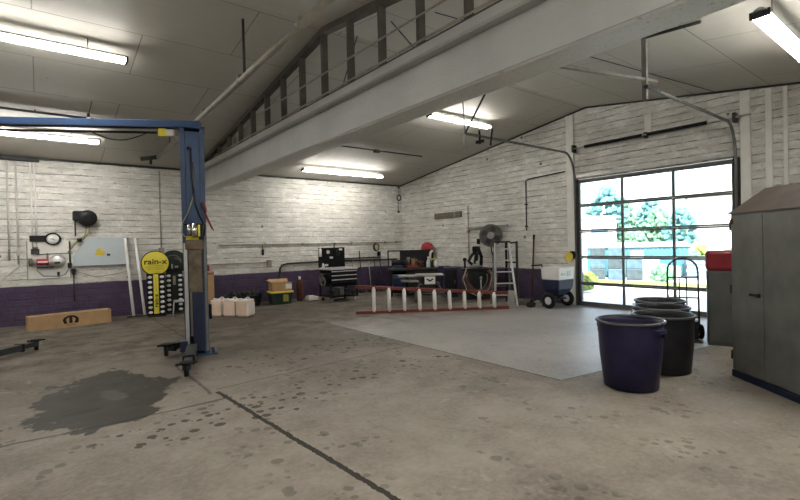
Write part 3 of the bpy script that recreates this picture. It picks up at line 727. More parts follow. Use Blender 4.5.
# ------------------------------------------------------------------ right of the lift along the back wall
jr = math.atan2(-.76, .64)
jl = ['white and peach plastic jug, first from the lift post', 'white and peach plastic jug, middle of the row', 'white and peach plastic jug at the right end of the row']
for k, p in enumerate(((3.38, 11.42), (3.60, 11.15), (3.81, 10.87))):
    t = thing('plastic_jug', jl[k], 'jug', (p[0], p[1], 0), jr, 'plastic jugs on the floor')
    B().box((-.155, -.18, 0), (.155, .18, .36), .045).obj('body', 'peach_plastic', t)
    B().box((-.145, -.17, .34), (.145, .17, .395), .025).obj('shoulder', 'white_plastic', t)
    B().cyl((-.06, -.1, .39), (-.06, -.1, .43), .035).obj('cap', 'white_plastic', t)
    B().torus((.05, .02, .385), .055, .014, 'y', 10, 6, 0, PI).obj('handle', 'white_plastic', t)
    B().box((.154, -.15, .05), (.158, .15, .31), .001).obj('side_panel', 'white_plastic', t)
t = thing('cardboard_box', 'tall narrow cardboard carton standing on end against the purple wall', 'box', (3.42, 12.7, 0), R(-4), 'cardboard boxes')
B().box((-.17, -.14, 0), (.18, .14, 1.02), .006).obj('carton', 'card', t)
B().box((-.17, -.145, .93), (.18, -.138, .99)).obj('flap', 'wood', t)
t = thing('fire_extinguisher', 'small red fire extinguisher hung on the wall beside the lift post', 'fire extinguisher', (3.6, Yw-.09, .9))
B().lathe([(.05, 0), (.062, .02), (.062, .22), (.045, .27), (.02, .29)], n=18).obj('cylinder', 'red', t)
B().box((-.035, -.03, .28), (.035, .03, .35), .006).cyl((0, 0, .28), (.02, -.01, .42), .014).obj('valve', 'alu', t)
B().tube([(-.03, -.02, .32), (-.07, -.03, .26), (-.07, -.02, .1)], .01).obj('hose', 'black', t)
B().box((-.02, .055, .1), (.02, .09, .3)).obj('bracket', 'dark_grey', t)
t = thing('oval_tub', 'low black oval tub of scrap against the purple wall', 'tub', (4.42, 12.75, 0), R(-6))
B().lathe([(.40, 0), (.44, .02), (.49, .27), (.52, .29), (.52, .32), (.48, .32), (.45, .05), (.1, .04)], n=36, sy=.78).obj('tub_body', 'tub_black', t)
b = B()
for k in range(26):
    a, r_ = random.uniform(0, 2*PI), math.sqrt(random.random())*.36
    b.ball((r_*math.cos(a), r_*.72*math.sin(a), .30+.12*(1-r_/.4)*random.random()), random.uniform(.06, .11), 1, .2)
tag(b.obj('scrap_heap', 'rags', None, (4.42, 12.75, .02), R(-6)), 'heap of dark rags and scrap filling the low oval tub', 'scrap', kind='stuff')
t = thing('storage_tote', 'dark green tote with a yellow lid on the floor right of the oval tub', 'tote', (5.38, 12.5, 0), R(-8))
B().prism([(-.26, -.22, .0), (.26, -.22, 0), (.3, -.22, .3), (-.3, -.22, .3)], (0, .44, 0)).box((-.31, -.25, .28), (.31, .25, .32), .006).obj('body', 'green_tote', t)
B().box((-.33, -.26, .32), (.33, .26, .365), .012).obj('lid', 'yellow', t)
B().box((.02, -.256, .08), (.17, -.219, .27), .002).obj('label_sticker', 'hose_yellow', t)
t = thing('cardboard_box', 'open cardboard box with a white label, resting on the tote lid', 'box', (5.40, 12.52, .367), R(-8), 'cardboard boxes')
b = B(); b.box((-.28, -.2, 0), (.28, .2, .012)); b.box((-.28, -.2, 0), (-.268, .2, .24)); b.box((.268, -.2, 0), (.28, .2, .24)); b.box((-.28, -.2, 0), (.28, -.188, .24)); b.box((-.28, .188, 0), (.28, .2, .24))
b.obj('carton', 'card', t)
B().prism([(-.28, -.2, .24), (-.268, -.2, .24), (-.36, -.2, .31), (-.37, -.2, .305)], (0, .4, 0)).prism([(-.28, .2, .24), (.28, .2, .24), (.28, .27, .32), (-.28, .27, .32)], (0, .006, .004)).obj('flap', 'card', t)
B().box((.1, -.206, .06), (.27, -.199, .2), .001).obj('label_sticker', 'paper', t)
b = B()
for k in range(9): b.ball((random.uniform(-.18, .18), random.uniform(-.1, .1), .1+random.random()*.08), .08, 1, .2)
tag(b.obj('rag_heap', 'rags', None, (5.40, 12.52, .372), R(-8)), 'dark rags stuffed in the open cardboard box', 'rags', kind='stuff')
t = thing('gas_cylinder', 'rusty red gas cylinder with a pale valve, left of the tool cart', 'gas cylinder', (6.1, 12.72, 0))
B().lathe([(.08, 0), (.1, .02), (.1, .52), (.08, .6), (.04, .64)], n=20).obj('body', 'rust', t)
B().cyl((0, 0, .63), (0, 0, .72), .03).obj('valve', 'white_plastic', t)
tag(B().box((6.28, 12.5, 0), (6.62, 12.75, .1), .01).box((6.3, 12.52, .1), (6.5, 12.7, .13), .006).obj('paper_carton', 'paper'), 'small white carton on the floor between gas cylinder and tool cart', 'carton')

# wall pipes on the back wall
b = B().cyl((3.95, Yw-.035, 1.70), (XR-.06, Yw-.035, 1.70), .018)
for x in (5.3, 6.5, 8.3, 9.7, 10.2): b.box((x-.03, Yw-.06, 1.66), (x+.03, Yw-.004, 1.74), .005)
tag(b.obj('wall_pipe', 'pipe_grey'), 'long grey air pipe running along the back wall at head height', 'pipe')
b = B().cyl((3.75, Yw-.035, 1.17), (5.35, Yw-.035, 1.17), .016).box((5.33, Yw-.08, 1.02), (5.46, Yw-.01, 1.2), .012).cyl((5.3, Yw-.07, 1.22), (5.5, Yw-.07, 1.22), .014)
tag(b.obj('wall_pipe', 'pipe_grey'), 'lower short pipe ending in a dark valve above the black tub', 'pipe')
b = B().tube([(5.72, Yw-.05, .82), (5.72, Yw-.05, .95), (5.78, Yw-.05, 1.06), (5.95, Yw-.05, 1.10), (7.1, Yw-.05, 1.12), (10.2, Yw-.05, 1.08)], .03)
tag(b.obj('wall_pipe', 'dark_grey'), 'thick dark pipe bending down to the floor side behind the tool cart', 'pipe')
B().cyl((5.72, Yw-.05, .02), (5.72, Yw-.05, .84), .028).obj('riser', 'dark_grey', bpy.data.objects['wall_pipe.002'])
t = thing('hand_brush', 'black brush hanging from the air pipe above the black tub', 'brush', (5.2, Yw-.06, 1.38))
B().box((-.035, -.02, 0), (.035, .02, .18), .012).obj('bristles', 'black', t)
B().cyl((0, 0, .17), (0, 0, .31), .012).obj('handle', 'dark_grey', t)

# ------------------------------------------------------------------ rolling tool cart
t = thing('tool_cart', 'black rolling tool cart with three silver-edged drawers and a tool board', 'tool cart', (6.95, 11.9, 0), R(-2))
w, d = .43, .34
B().box((-w, -d, .12), (w, d, .16), .006).box((-w, -d, .44), (w, d, .5), .006).box((-w, -d, .5), (w, d, .92), .01).obj('cabinet_body', 'black_gloss', t)
for sx in (-1, 1):
    for sy in (-1, 1): B().box((sx*w-.025, sy*d-.025, .12), (sx*w+.025, sy*d+.025, .5), .004).obj('corner_post', 'black', t)
for k, z in enumerate((.54, .66, .78)):
    dwr = B().box((-w+.02, -d-.02, z), (w-.02, -d+.004, z+.105), .004).obj('drawer', 'black', t)
    B().box((-w+.02, -d-.045, z+.082), (w-.02, -d-.018, z+.108), .004).obj('drawer_handle', 'white_metal', dwr)
b = B().box((-w-.02, -d-.03, .92), (w+.02, -d-.005, .97), .004).box((-w-.02, d+.005, .92), (w+.02, d+.03, .97), .004).box((-w-.02, -d, .92), (-w+.01, d, .97), .004).box((w-.01, -d, .92), (w+.02, d, .97), .004)
b.obj('tray_rim', 'white_metal', t)
B().box((-w-.02, d+.01, .95), (w+.0, d+.04, 1.56), .006).obj('tool_board', 'black', t)
B().tube([(-w-.02, -d, .8), (-w-.09, -d, .82), (-w-.09, d, .82), (-w-.02, d, .8)], .014).obj('push_handle', 'dark_grey', t)
for sx in (-1, 1):
    for sy in (-1, 1):
        c = B().box((sx*(w-.06)-.025, sy*(d-.06)-.03, .07), (sx*(w-.06)+.025, sy*(d-.06)+.03, .12), .004).obj('caster', 'grey_steel', t)
        B().cyl((sx*(w-.06)-.02, sy*(d-.06), .05), (sx*(w-.06)+.02, sy*(d-.06), .05), .05).obj('wheel', 'alu' if sy < 0 else 'rubber', c)
cart = (6.95, 11.9)
def oncart(x, y, z): return (cart[0]+x, cart[1]+y, z)
o = B().cyl(oncart(-.14, .345, 1.43), oncart(-.14, .315, 1.43), .055, n=20).obj('pressure_gauge', 'gauge_white'); tag(o, 'round white dial hung on the tool board of the black cart', 'gauge')
for x, z, lab in ((-.03, 1.26, 'white paper label in the middle of the black tool board'), (.30, 1.50, 'white paper label at the top right of the black tool board'), (-.2, 1.04, 'white paper label low on the black tool board')):
    tag(B().box(oncart(x-.055, .325, z-.03), oncart(x+.055, .342, z+.03), .003).obj('paper_label', 'paper'), lab, 'label')
tag(B().cyl(oncart(-.42, .30, 1.30), oncart(-.42, .30, 1.52), .045).cyl(oncart(-.42, .3, 1.52), oncart(-.42, .3, 1.56), .02).obj('spray_bottle', 'white_plastic'), 'white bottle at the upper left edge of the black tool board', 'bottle')
tag(B().cyl(oncart(-.36, .24, .975), oncart(-.36, .24, 1.1), .05, .02).obj('funnel', 'white_plastic'), 'small white funnel standing at the left of the cart tray', 'funnel')
for x, z in ((.12, 1.3), (.2, 1.22), (.05, 1.5)):
    tag(B().cyl(oncart(x, .31, z), oncart(x+.03, .31, z+.18), .016).box(oncart(x, .295, z+.17), oncart(x+.09, .325, z+.2), .004).obj('hammer', 'dark_grey'), 'dark hammer hanging on the black tool board', 'hammer', 'hammers on the tool board')
for k, (x, hh) in enumerate(((-.22, .16), (.0, .22), (.2, .18))):
    tag(B().box(oncart(x-.08, -.2, .162), oncart(x+.08, .15, .162+hh), .015).obj('tool_case', 'dark_grey' if k != 1 else 'grey_steel'), ['dark tool case at the left of the cart lower shelf', 'grey tool case in the middle of the cart lower shelf', 'dark tool case at the right of the cart lower shelf'][k], 'tool case')
o = thing('hose_coil', 'coil of dark grey hose hung on the left side of the tool cart', 'hose', oncart(-.56, -.05, .6))
b = B(); b.torus((0, 0, 0), .13, .02, 'x', 20, 6).torus((.03, 0, -.02), .12, .02, 'x', 20, 6).torus((-.03, 0, .1), .1, .018, 'x', 20, 6); b.obj('hose', 'cloth_grey', o)
B().tube([(.1, 0, .19), (0, 0, .2), (-.01, 0, .12)], .01).obj('hook', 'dark_grey', o)

# ------------------------------------------------------------------ long-handled tools on the back wall
tl = [('shovel', 7.95, 1.05, 'short handled shovel leaning on the wall, nearest the tool cart'), ('broom', 8.24, 1.20, 'dark broom leaning on the wall, second from the tool cart'),
      ('rake', 8.55, 1.42, 'tallest dark handled rake leaning on the wall right of the cart'), ('squeegee', 8.92, 1.08, 'squeegee with pale handle leaning on the wall below the coil'),
      ('push_broom', 9.15, 1.10, 'push broom leaning on the wall under the dark spot right of the coil'), ('mop', 9.4, 1.15, 'dark mop leaning on the wall nearest the workbench')]
for k, (nm, x, h, lab) in enumerate(tl):
    t = thing(nm, lab, nm.replace('_', ' '), (x, Yw-.22, 0))
    B().cyl((0, 0, .12), (.03, .16, h), .017).obj('handle', 'cloth_light' if k == 3 else ('wood' if k == 1 else 'dark_grey'), t)
    B().box((-.1, -.04, 0), (.1, .04, .14), .02).obj('head', 'rags' if k % 2 else 'dark_grey', t)
b = B().box((7.8, Yw-.06, 1.16), (9.5, Yw-.003, 1.2), .005)
for k in range(8): b.cyl((7.9+.21*k, Yw-.1, 1.2), (7.9+.21*k, Yw-.06, 1.2), .012)
tag(b.obj('tool_rail', 'dark_grey'), 'dark rail with pegs on the wall behind the long handled tools', 'rail')
o = thing('cord_coil', 'yellow and black coiled cord hung on the air pipe', 'coil', (9.3, Yw-.07, 1.54))
B().torus((0, 0, 0), .10, .03, 'y', 22, 8, sz=1.25).obj('cord', 'brass', o)
B().torus((-.03, -.02, 0), .11, .02, 'y', 14, 8, PI*.55, PI*1.5, sz=1.25).obj('black_band', 'black', o)
t = thing('switch_box', 'small black switch box on the back wall right of the coil', 'switch', (9.42, Yw-.03, 1.22))
B().box((-.06, -.03, 0), (.06, .025, .16), .015).obj('cover', 'black', t)
t = thing('chain_pulley', 'dark ring pulley with a short chain in the ceiling corner', 'pulley', (XR-.13, Yw-.03, 3.3))
B().torus((0, 0, .0), .09, .02, 'y', 20, 8).obj('ring', 'dark_grey', t)
B().cyl((0, 0, .09), (0, 0, .38), .01).box((-.03, -.02, .36), (.03, .028, .40)).obj('hook', 'dark_grey', t)
B().cyl((-.05, 0, -.09), (-.04, 0, -.48), .012).box((-.07, -.03, -.54), (.0, .03, -.47), .01).obj('chain', 'dark_grey', t)

# ------------------------------------------------------------------ corner workbench and table saw
t = thing('workbench', 'dark steel workbench crowded with tools in the back right corner', 'workbench', (9.3, 11.3, 0), R(-32))
B().box((-.75, -.38, .80), (.75, .38, .86), .008).obj('bench_top', 'dark_grey', t)
for sx in (-1, 1):
    for sy in (-1, 1): B().box((sx*.7-.03, sy*.33-.03, 0), (sx*.7+.03, sy*.33+.03, .8)).obj('leg', 'black', t)
B().box((-.7, -.33, .22), (.7, .33, .25), .005).obj('shelf', 'black', t)
B().box((-.2, -.30, .04), (.7, .33, .8), .005).obj('shade_block', 'black', t)  # added dark block, panel and fronts standing for shade and clutter under the bench
B().box((-.7, .28, .04), (-.2, .33, .8), .005).obj('shade_panel', 'black', t)
for x0, x1 in ((-.18, .24), (.26, .68)): B().box((x0, -.315, .08), (x1, -.298, .76), .004).obj('shade_front', 'dark_grey', t)
B().box((-.35, .34, .86), (.75, .38, 1.42), .005).obj('back_panel', 'black', t)
B().box((-.75, .34, .86), (-.71, .38, 1.42)).box((-.75, .34, 1.38), (-.35, .38, 1.42)).obj('back_frame', 'dark_grey', t)
def onb(x, y, z): 
    v = Matrix.Rotation(R(-32), 4, 'Z') @ Vector((x, y, 0)); return (9.3+v.x, 11.3+v.y, z)
t = thing('toolbox', 'dark blue tool box on the left end of the corner workbench shelf', 'toolbox', onb(-.45, -.05, .252), R(-32))
B().box((-.2, -.22, 0), (.2, .22, .40), .02).obj('case', 'blue_tool', t); B().box((-.2, -.225, .32), (.2, -.2, .34)).obj('latch_strip', 'grey_steel', t)
t = thing('bench_grinder', 'dark machine with blue body on the workbench left end', 'grinder', onb(-.45, .0, .862), R(-32))
B().box((-.15, -.12, 0), (.15, .12, .1), .02).obj('base', 'blue_tool', t); B().cyl((-.2, 0, .16), (.2, 0, .16), .09).obj('motor', 'black', t)
t = thing('bench_vise', 'red bench vise with grey jaws on the corner workbench', 'vise', onb(-.02, -.1, .862), R(-20))
B().box((-.2, -.1, 0), (.2, .1, .08), .02).obj('base', 'red', t)
B().cyl((-.1, 0, .08), (-.12, 0, .3), .03).box((-.17, -.04, .26), (-.07, .04, .34), .01).obj('jaw', 'grey_steel', t)
B().tube([(-.05, 0, .3), (.1, -.02, .26), (.25, -.05, .16), (.38, -.08, .06)], .014).obj('lever', 'tan_metal', t)
t = thing('plastic_bottle', 'white and blue bottle on the workbench right of the red vise', 'bottle', onb(.5, -.12, .862))
B().lathe([(.06, 0), (.065, .02), (.065, .17), (.03, .25), (.025, .3)], n=16).obj('body', 'pale_blue', t); B().cyl((0, 0, .3), (0, 0, .34), .03).obj('cap', 'white_gloss', t)
for k, (x, y, z, h, m_) in enumerate(((.3, .15, .862, .2, 'rust'), (.1, .2, .862, .26, 'wood'), (.6, .1, .862, .18, 'dark_grey'), (-.2, .2, .862, .22, 'dark_grey'))):
    tag(B().box((-.09, -.08, 0), (.09, .08, h), .02).cyl((0, 0, h-.005), (0, 0, h+.04), .02).obj('oil_can', m_, None, onb(x, y, z), .3*k), ['rusty can behind the blue and white bottle', 'brown can in front of the dark workbench panel', 'dark can at the right end of the workbench', 'dark can left of the brown can on the workbench'][k], 'can')
t = thing('helmet_hood', 'bright red plastic hood hung on the gable wall above the workbench', 'hood', (10.34, 11.75, 1.22))
B().lathe([(.24, 0), (.27, .08), (.28, .25), (.22, .38), (.08, .44), (.02, .445)], n=24, sx=.5).obj('shell', 'bright_red', t)
for y in (-.1, 0, .1): B().box((-.135+abs(y)*.2, y-.022, .02), (-.10+abs(y)*.2, y+.022, .24), .006).obj('rib', 'bright_red' if y else 'hose_red', t)
t = thing('spray_bottle', 'white spray bottle with yellow trigger at the right end of the workbench', 'spray bottle', (9.88, 10.8, .862), R(-30))
B().lathe([(.05, 0), (.055, .02), (.055, .15), (.02, .22), (.02, .26)], n=16).obj('body', 'white_gloss', t)
B().box((-.12, -.02, .25), (.05, .02, .3), .008, Matrix.Rotation(-.25, 4, 'Y')).obj('trigger', 'yellow', t)
t = thing('paint_roller', 'white curved pipe offcut standing behind the spray bottle', 'pipe offcut', onb(.62, .2, 1.045))
B().tube([(0, 0, 0), (0, 0, .22), (.03, 0, .3), (.1, 0, .33)], .035).obj('pipe', 'white_plastic', t)
# table saw in front
t = thing('table_saw', 'jobsite table saw with pale top and white badge on grey splayed legs', 'table saw', (8.60, 10.12, 0), R(-38))
B().box((-.62, -.30, .68), (.40, .30, .715), .006).obj('extension_wing', 'cloth_light', t)
B().box((-.12, -.34, .71), (.66, .32, .74), .006).obj('table_top', 'alu', t)
B().box((.06, -.31, .46), (.46, .25, .68), .02).obj('motor_housing', 'black', t)
B().box((.12, -.325, .47), (.42, -.305, .68), .004).obj('badge', 'white_gloss', t)
b = B(); b.prism([(.16, -.328, .62), (.2, -.328, .63), (.27, -.328, .585), (.34, -.328, .63), (.38, -.328, .62), (.31, -.328, .56), (.27, -.328, .54), (.23, -.328, .56)], (0, .004, 0)); b.obj('badge_emblem', 'text_black', t)
B().box((-.06, -.2, .44), (.55, .2, .5), .01).obj('stand_top', 'grey_steel', t)
for sx, ex in ((-.02, -.2), (.5, .78)):
    for sy, ey in ((-.16, -.32), (.16, .32)): B().cyl((ex, ey, 0), (sx, sy, .47), .02).obj('leg', 'grey_steel', t)
B().cyl((-.1, -.25, .2), (.62, -.25, .2), .014).obj('brace', 'grey_steel', t)
B().box((-.55, -.2, .55), (-.1, .2, .6), .01).cyl((-.5, -.22, .56), (-.05, -.32, .56), .03).obj('fence_rail', 'cloth_light', t)

# ------------------------------------------------------------------ tyre machine with hoses
t = thing('tire_changer', 'dark green tire changer draped in hoses with a black swing arm', 'tire changer', (9.86, 9.12, 0), R(-40))
B().box((-.38, -.3, 0), (.38, .3, .82), .03).obj('cabinet', 'oil_green', t)
B().box((-.42, -.34, .82), (.42, .34, .88), .01).obj('deck', 'black', t)
B().cyl((0, -.05, .88), (0, -.05, .95), .2, n=20).obj('turntable', 'grey_steel', t)
B().tube([(.18, .2, .86), (.2, .2, 1.2), (.12, .15, 1.40), (.02, .05, 1.46)], .05).box((-.08, -.05, 1.34), (.14, .15, 1.5), .03).obj('swing_arm', 'black', t)
B().tube([(.1, .1, 1.42), (-.1, 0, 1.25), (-.2, -.05, 1.08), (-.1, -.08, .98)], .045).cyl((.0, .0, 1.0), (.05, .05, 1.32), .06).obj('mount_head', 'black', t)
B().ball((-.3, .05, 1.12), .06).cyl((-.3, .05, .88), (-.3, .05, 1.1), .03).obj('lever', 'black', t)
B().ball((.05, -.1, 1.04), .05).obj('clamp_knob', 'alu', t)
for k in range(4):
    b = B(); b.torus((.06*k-.05, -.345-.03*k, .62+.03*k), .33+.03*k, .017, 'y', 26, 6, PI*.95, PI*2.1-.1*k, sz=1.1); b.obj('hose', 'hose_red' if k % 2 else 'cloth_grey', t)
B().tube([(-.3, -.36, .88), (-.42, -.4, .6), (-.3, -.44, .25), (0, -.46, .12), (.3, -.44, .3), (.42, -.38, .7), (.3, -.3, .92)], .016).obj('hose', 'cloth_light', t)
B().tube([(.2, -.3, .92), (.46, -.36, .6), (.5, -.4, .2), (.3, -.5, .03), (-.1, -.55, .02)], .016).obj('hose', 'hose_red', t)
B().cyl((.1, -.33, .1), (.1, -.33, .6), .02).ball((.1, -.35, .62), .04).obj('filter', 'alu', t)
t = thing('drum_cabinet', 'dark navy upright cabinet between the table saw and the tire changer', 'cabinet', (9.75, 10.05, 0), R(-40))
B().box((-.2, -.2, 0), (.2, .2, .88), .02).obj('carcass', 'navy', t); B().box((-.17, -.21, .08), (.17, -.198, .82), .004).obj('door', 'black', t)
B().box((.1, -.225, .4), (.13, -.208, .52), .004).obj('handle', 'grey_steel', t)
tag(B().cyl((XR-.03, 9.95, .95), (XR-.03, 9.95, 2.75), .015).box((XR-.05, 9.91, 2.5), (XR-.003, 9.99, 2.54)).box((XR-.07, 9.9, 1.9), (XR-.004, 10.0, 2.0), .005).obj('conduit', 'pipe_grey'), 'grey conduit up the gable wall left of the caged fan', 'conduit')
tag(B().box((XR-.05, 9.5, 1.56), (XR-.003, 9.6, 1.72), .008).obj('switch_box', 'black'), 'small black switch box on the gable wall above the tire changer', 'switch')
tag(B().cyl((XR-.08, 8.4, 2.07), (XR-.08, 9.96, 2.07), .022).box((XR-.09, 9.4, 2.04), (XR-.003, 9.46, 2.1)).box((XR-.09, 8.42, 2.04), (XR-.003, 8.48, 2.1)).obj('wall_pipe', 'cloth_light'), 'pale horizontal pipe on the gable wall holding the caged fan', 'pipe')
t = thing('wall_fan', 'large round grey caged fan mounted on the pale pipe of the gable wall', 'fan', (10.17, 8.80, 1.80), R(-48))
fmx = Matrix.Rotation(PI/2, 4, 'X')
B().lathe([(.05, -.13), (.16, -.12), (.27, -.06), (.32, .0), (.32, .03), (.30, .035), (.05, -.10)], n=36, mx=fmx).obj('drum', 'cloth_grey', t)
b = B()
for r_ in (.32, .27, .22, .17, .12): b.torus((0, -.05-.06*(1-r_/.32), 0), r_, .006, 'y', 36, 6)
for k in range(28):
    a = 2*PI*k/28; b.cyl((.09*math.cos(a), -.095, .09*math.sin(a)), (.32*math.cos(a), -.05, .32*math.sin(a)), .0045, n=5)
b.obj('cage', 'grey_steel', t)
for k in range(4):
    B().prism([(.04, -.02, -.05), (.28, -.0, -.09), (.29, -.03, .08), (.04, -.03, .05)], (0, .006, 0), Matrix.Rotation(k*PI/2+.4, 4, 'Y')).obj('blade', 'dark_grey', t)
B().cyl((0, -.11, 0), (0, -.08, 0), .10, n=24).obj('hub_badge', 'cloth_light', t)
B().cyl((0, .12, 0), (0, .22, 0), .09, n=18).obj('motor', 'dark_grey', t)
B().box((-.05, .14, .05), (.05, .3, .32), .01).obj('bracket', 'grey_steel', t)
B().tube([(.06, .16, -.05), (.10, .10, -.4), (.06, .08, -.7), (.10, .12, -.95)], .028, 8).obj('cable', 'black', t)
B().tube([(.0, .16, -.05), (.02, .12, -.45), (.12, .10, -.78)], .02, 8).obj('cable', 'dark_grey', t)
# ------------------------------------------------------------------ ladders
t = thing('step_ladder', 'aluminium stepladder standing folded beside the tire changer', 'ladder', (9.2, 7.57, 0), R(-36), 'ladders')
for s in (-1, 1):
    B().cyl((s*.28, -.22, 0), (s*.17, .08, 1.60), .03, n=4, smooth=False).obj('front_rail', 'white_metal' if s > 0 else 'alu', t)
    B().cyl((s*.26, .34, 0), (s*.17, .12, 1.56), .02, n=6).obj('rear_rail', 'grey_steel', t)
for k in range(5):
    f = (k+1)/5.6; z = 1.6*f; x = .28-.11*f; y = -.22+.3*f
    B().box((-x, y-.03, z-.015), (x, y+.07, z+.012), .003).obj('step', 'alu', t)
B().box((-.2, .03, 1.585), (.2, .17, 1.63), .008).obj('top_cap', 'dark_grey', t)
for k in (.3, .6): B().cyl((-.26+.09*k, .34-.22*k, 1.56*k), (.26-.09*k, .34-.22*k, 1.56*k), .01).obj('rear_brace', 'grey_steel', t)
# red extension ladder on its side
p0, p1 = Vector((5.78, 9.12)), Vector((8.93, 7.06)); dl = (p1-p0); ll = dl.length
t = thing('extension_ladder', 'red-railed ladder with white rungs lying on its side across the floor', 'ladder', (p0.x, p0.y, 0), math.atan2(dl.y, dl.x), 'ladders')
mx_ = None
def rail(z0, z1, nm, dy0, dy1):
    B().prism([(0, dy0-.035, z0-.04), (ll, dy1-.035, z1-.04), (ll, dy1-.035, z1+.03), (0, dy0-.035, z0+.03)], (0, .07, 0)).obj(nm, 'ladder_red', t)
rail(.04, .04, 'lower_rail', 0, 0); rail(.64, .37, 'upper_rail', .1, .06)
for k in range(10):
    x = .36*k+.42
    if x > ll-.25: break
    zt = .64-.27*x/ll
    B().cyl((x, .0, .04), (x, .1-.04*x/ll, zt), .045, n=10).obj('rung', 'white_gloss', t)
B().box((ll-.12, -.05, .0), (ll+.02, .09, .43), .01).obj('ladder_foot', 'cloth_light', t)
B().box((ll-.02, -.05, .1), (ll+.025, .09, .18), .004).obj('foot_pivot', 'grey_steel', t)
t = thing('steel_frame', 'dark narrow steel frame standing upright behind the stepladder', 'frame', (10.05, 7.98, 0), R(-60))
for x in (-.14, .14): B().box((x-.03, -.03, 0), (x+.03, .03, 1.62), .004).obj('upright', 'dark_grey' if x > 0 else 'black', t)
for z in (.06, .55, 1.05, 1.58): B().box((-.14, -.02, z-.02), (.14, .02, z+.02)).obj('crossbar', 'black', t)
B().box((-.18, -.1, 0), (.18, .1, .03), .004).obj('foot', 'black', t)

# ------------------------------------------------------------------ gable wall bits
t = thing('wall_vent', 'rusty slotted vent high on the gable wall near the corner', 'vent', (XR-.03, 10.87, 2.42))
B().box((.0, -.63, 0), (.028, .63, .19), .004).obj('frame', 'tan_metal', t)
for z in (.02, .085, .15): B().box((-.02, -.6, z), (.0, .6, z+.022)).obj('slat', 'cloth_grey', t)
B().box((-.025, -.36, 0), (.0, -.32, .19)).obj('divider', 'cloth_light', t)
b = B().tube([(XR-.03, 6.6, 3.34), (XR-.03, 7.7, 3.29), (XR-.03, 7.78, 3.24), (XR-.03, 7.79, 1.9)], .014).box((XR-.05, 7.75, 2.6), (XR-.003, 7.83, 2.63)).box((XR-.05, 7.75, 2.0), (XR-.003, 7.83, 2.03))
tag(b.obj('conduit', 'dark_grey'), 'thin dark conduit bent down the gable wall left of the overhead door', 'conduit')
t = thing('digging_bar', 'rusty red pole leaning upright on the gable wall left of the spreader', 'pole', (10.3, 7.52, 0))
B().cyl((-.03, 0, 0), (.15, .02, 1.74), .022).obj('shaft', 'rust', t)
B().cyl((.14, .02, 1.66), (.155, .02, 1.78), .03).obj('grip', 'black', t)
t = thing('tape_reel', 'yellow and black reel hung on the wall beside the overhead door', 'reel', (XR-.092, 6.47, 1.2))
B().cyl((-.04, 0, 0), (.04, 0, 0), .11, n=20).obj('case', 'yellow', t)
B().cyl((-.02, -.07, .04), (.05, -.07, .04), .10, n=18).obj('side_plate', 'black', t)
# salt spreader
t = thing('push_spreader', 'white and blue push spreader with two black tires beside the overhead door', 'spreader', (9.83, 6.44, 0), R(-2))
b = B()
def frust(z0, z1, a0, b0, a1, b1, nm, m_):
    q = B(); v = [q.bm.verts.new(p) for p in ((-a0,-b0,z0),(a0,-b0,z0),(a0,b0,z0),(-a0,b0,z0),(-a1,-b1,z1),(a1,-b1,z1),(a1,b1,z1),(-a1,b1,z1))]
    for f in ((3,2,1,0),(4,5,6,7),(0,1,5,4),(1,2,6,5),(2,3,7,6),(3,0,4,7)): q.bm.faces.new([v[i] for i in f])
    bmesh.ops.bevel(q.bm, geom=q.bm.edges[:], offset=.015, segments=2, affect='EDGES')
    return q.obj(nm, m_, t)
frust(.68, .95, .30, .24, .315, .25, 'hopper_top', 'white_gloss')
frust(.46, .68, .285, .225, .30, .24, 'hopper_band', 'navy')
frust(.30, .46, .14, .12, .285, .225, 'hopper_cone', 'blue_tool')
B().box((-.31, -.255, .94), (.31, .255, .97), .008).obj('hopper_lid', 'white_gloss', t)
B().box((.02, -.256, .76), (.16, -.244, .88), .002).box((-.2, -.256, .78), (-.04, -.244, .84), .002).obj('hopper_label', 'pale_blue', t)
for s in (-1, 1):
    wh = B().torus((s*.36, 0, .19), .135, .055, 'x', 24, 10).obj('tire', 'rubber', t)
    B().cyl((s*.36-.03, 0, .19), (s*.36+.03, 0, .19), .09, n=18).obj('rim', 'white_metal', wh)
B().cyl((-.38, 0, .19), (.38, 0, .19), .014).obj('axle', 'grey_steel', t)
for s in (-.2, .2): B().tube([(s, -.1, .3), (s, .15, .34), (s, .45, .75), (s*.9, .6, 1.0)], .014).obj('handle_tube', 'dark_grey', t)
B().cyl((-.2, .6, 1.0), (.2, .6, 1.0), .018).obj('grip', 'black', t)
for s in (-.18, .18): B().cyl((s, .2, .36), (s, .32, .0), .014).obj('prop_leg', 'dark_grey', t)
B().cyl((0, -.02, .22), (0, -.02, .25), .17, n=20).cyl((0, -.02, .24), (0, -.02, .36), .02).obj('spin_disc', 'dark_grey', t)
# scrap on the floor between ladder and spreader
t = thing('hose_coil', 'loose coil of pale and dark hose on the floor left of the spreader', 'hose', (9.8, 7.4, 0))
B().torus((0, 0, .03), .22, .02, 'z', 26, 8).torus((.05, .03, .065), .2, .02, 'z', 26, 8).torus((-.02, .0, .1), .18, .018, 'z', 24, 8).obj('hose', 'cloth_grey', t)
B().tube([(.2, 0, .03), (.35, -.15, .04), (.5, -.1, .03), (.6, .05, .03)], .016).obj('hose_end', 'white_plastic', t)
for k, (x, y, lab) in enumerate(((9.42, 6.77, 'dark scrap casting on the floor right of the ladder foot'), (10.28, 7.0, 'dark scrap casting on the floor below the rusty pole'))):
    tag(B().box((-.09, -.07, 0), (.09, .07, .12), .02).cyl((-.14, 0, .06), (.14, 0, .06), .04).ball((.05, 0, .15), .05).obj('scrap_casting', 'rags' if k != 1 else 'dark_grey', None, (x+.0, y+.15, 0), k), lab, 'scrap')

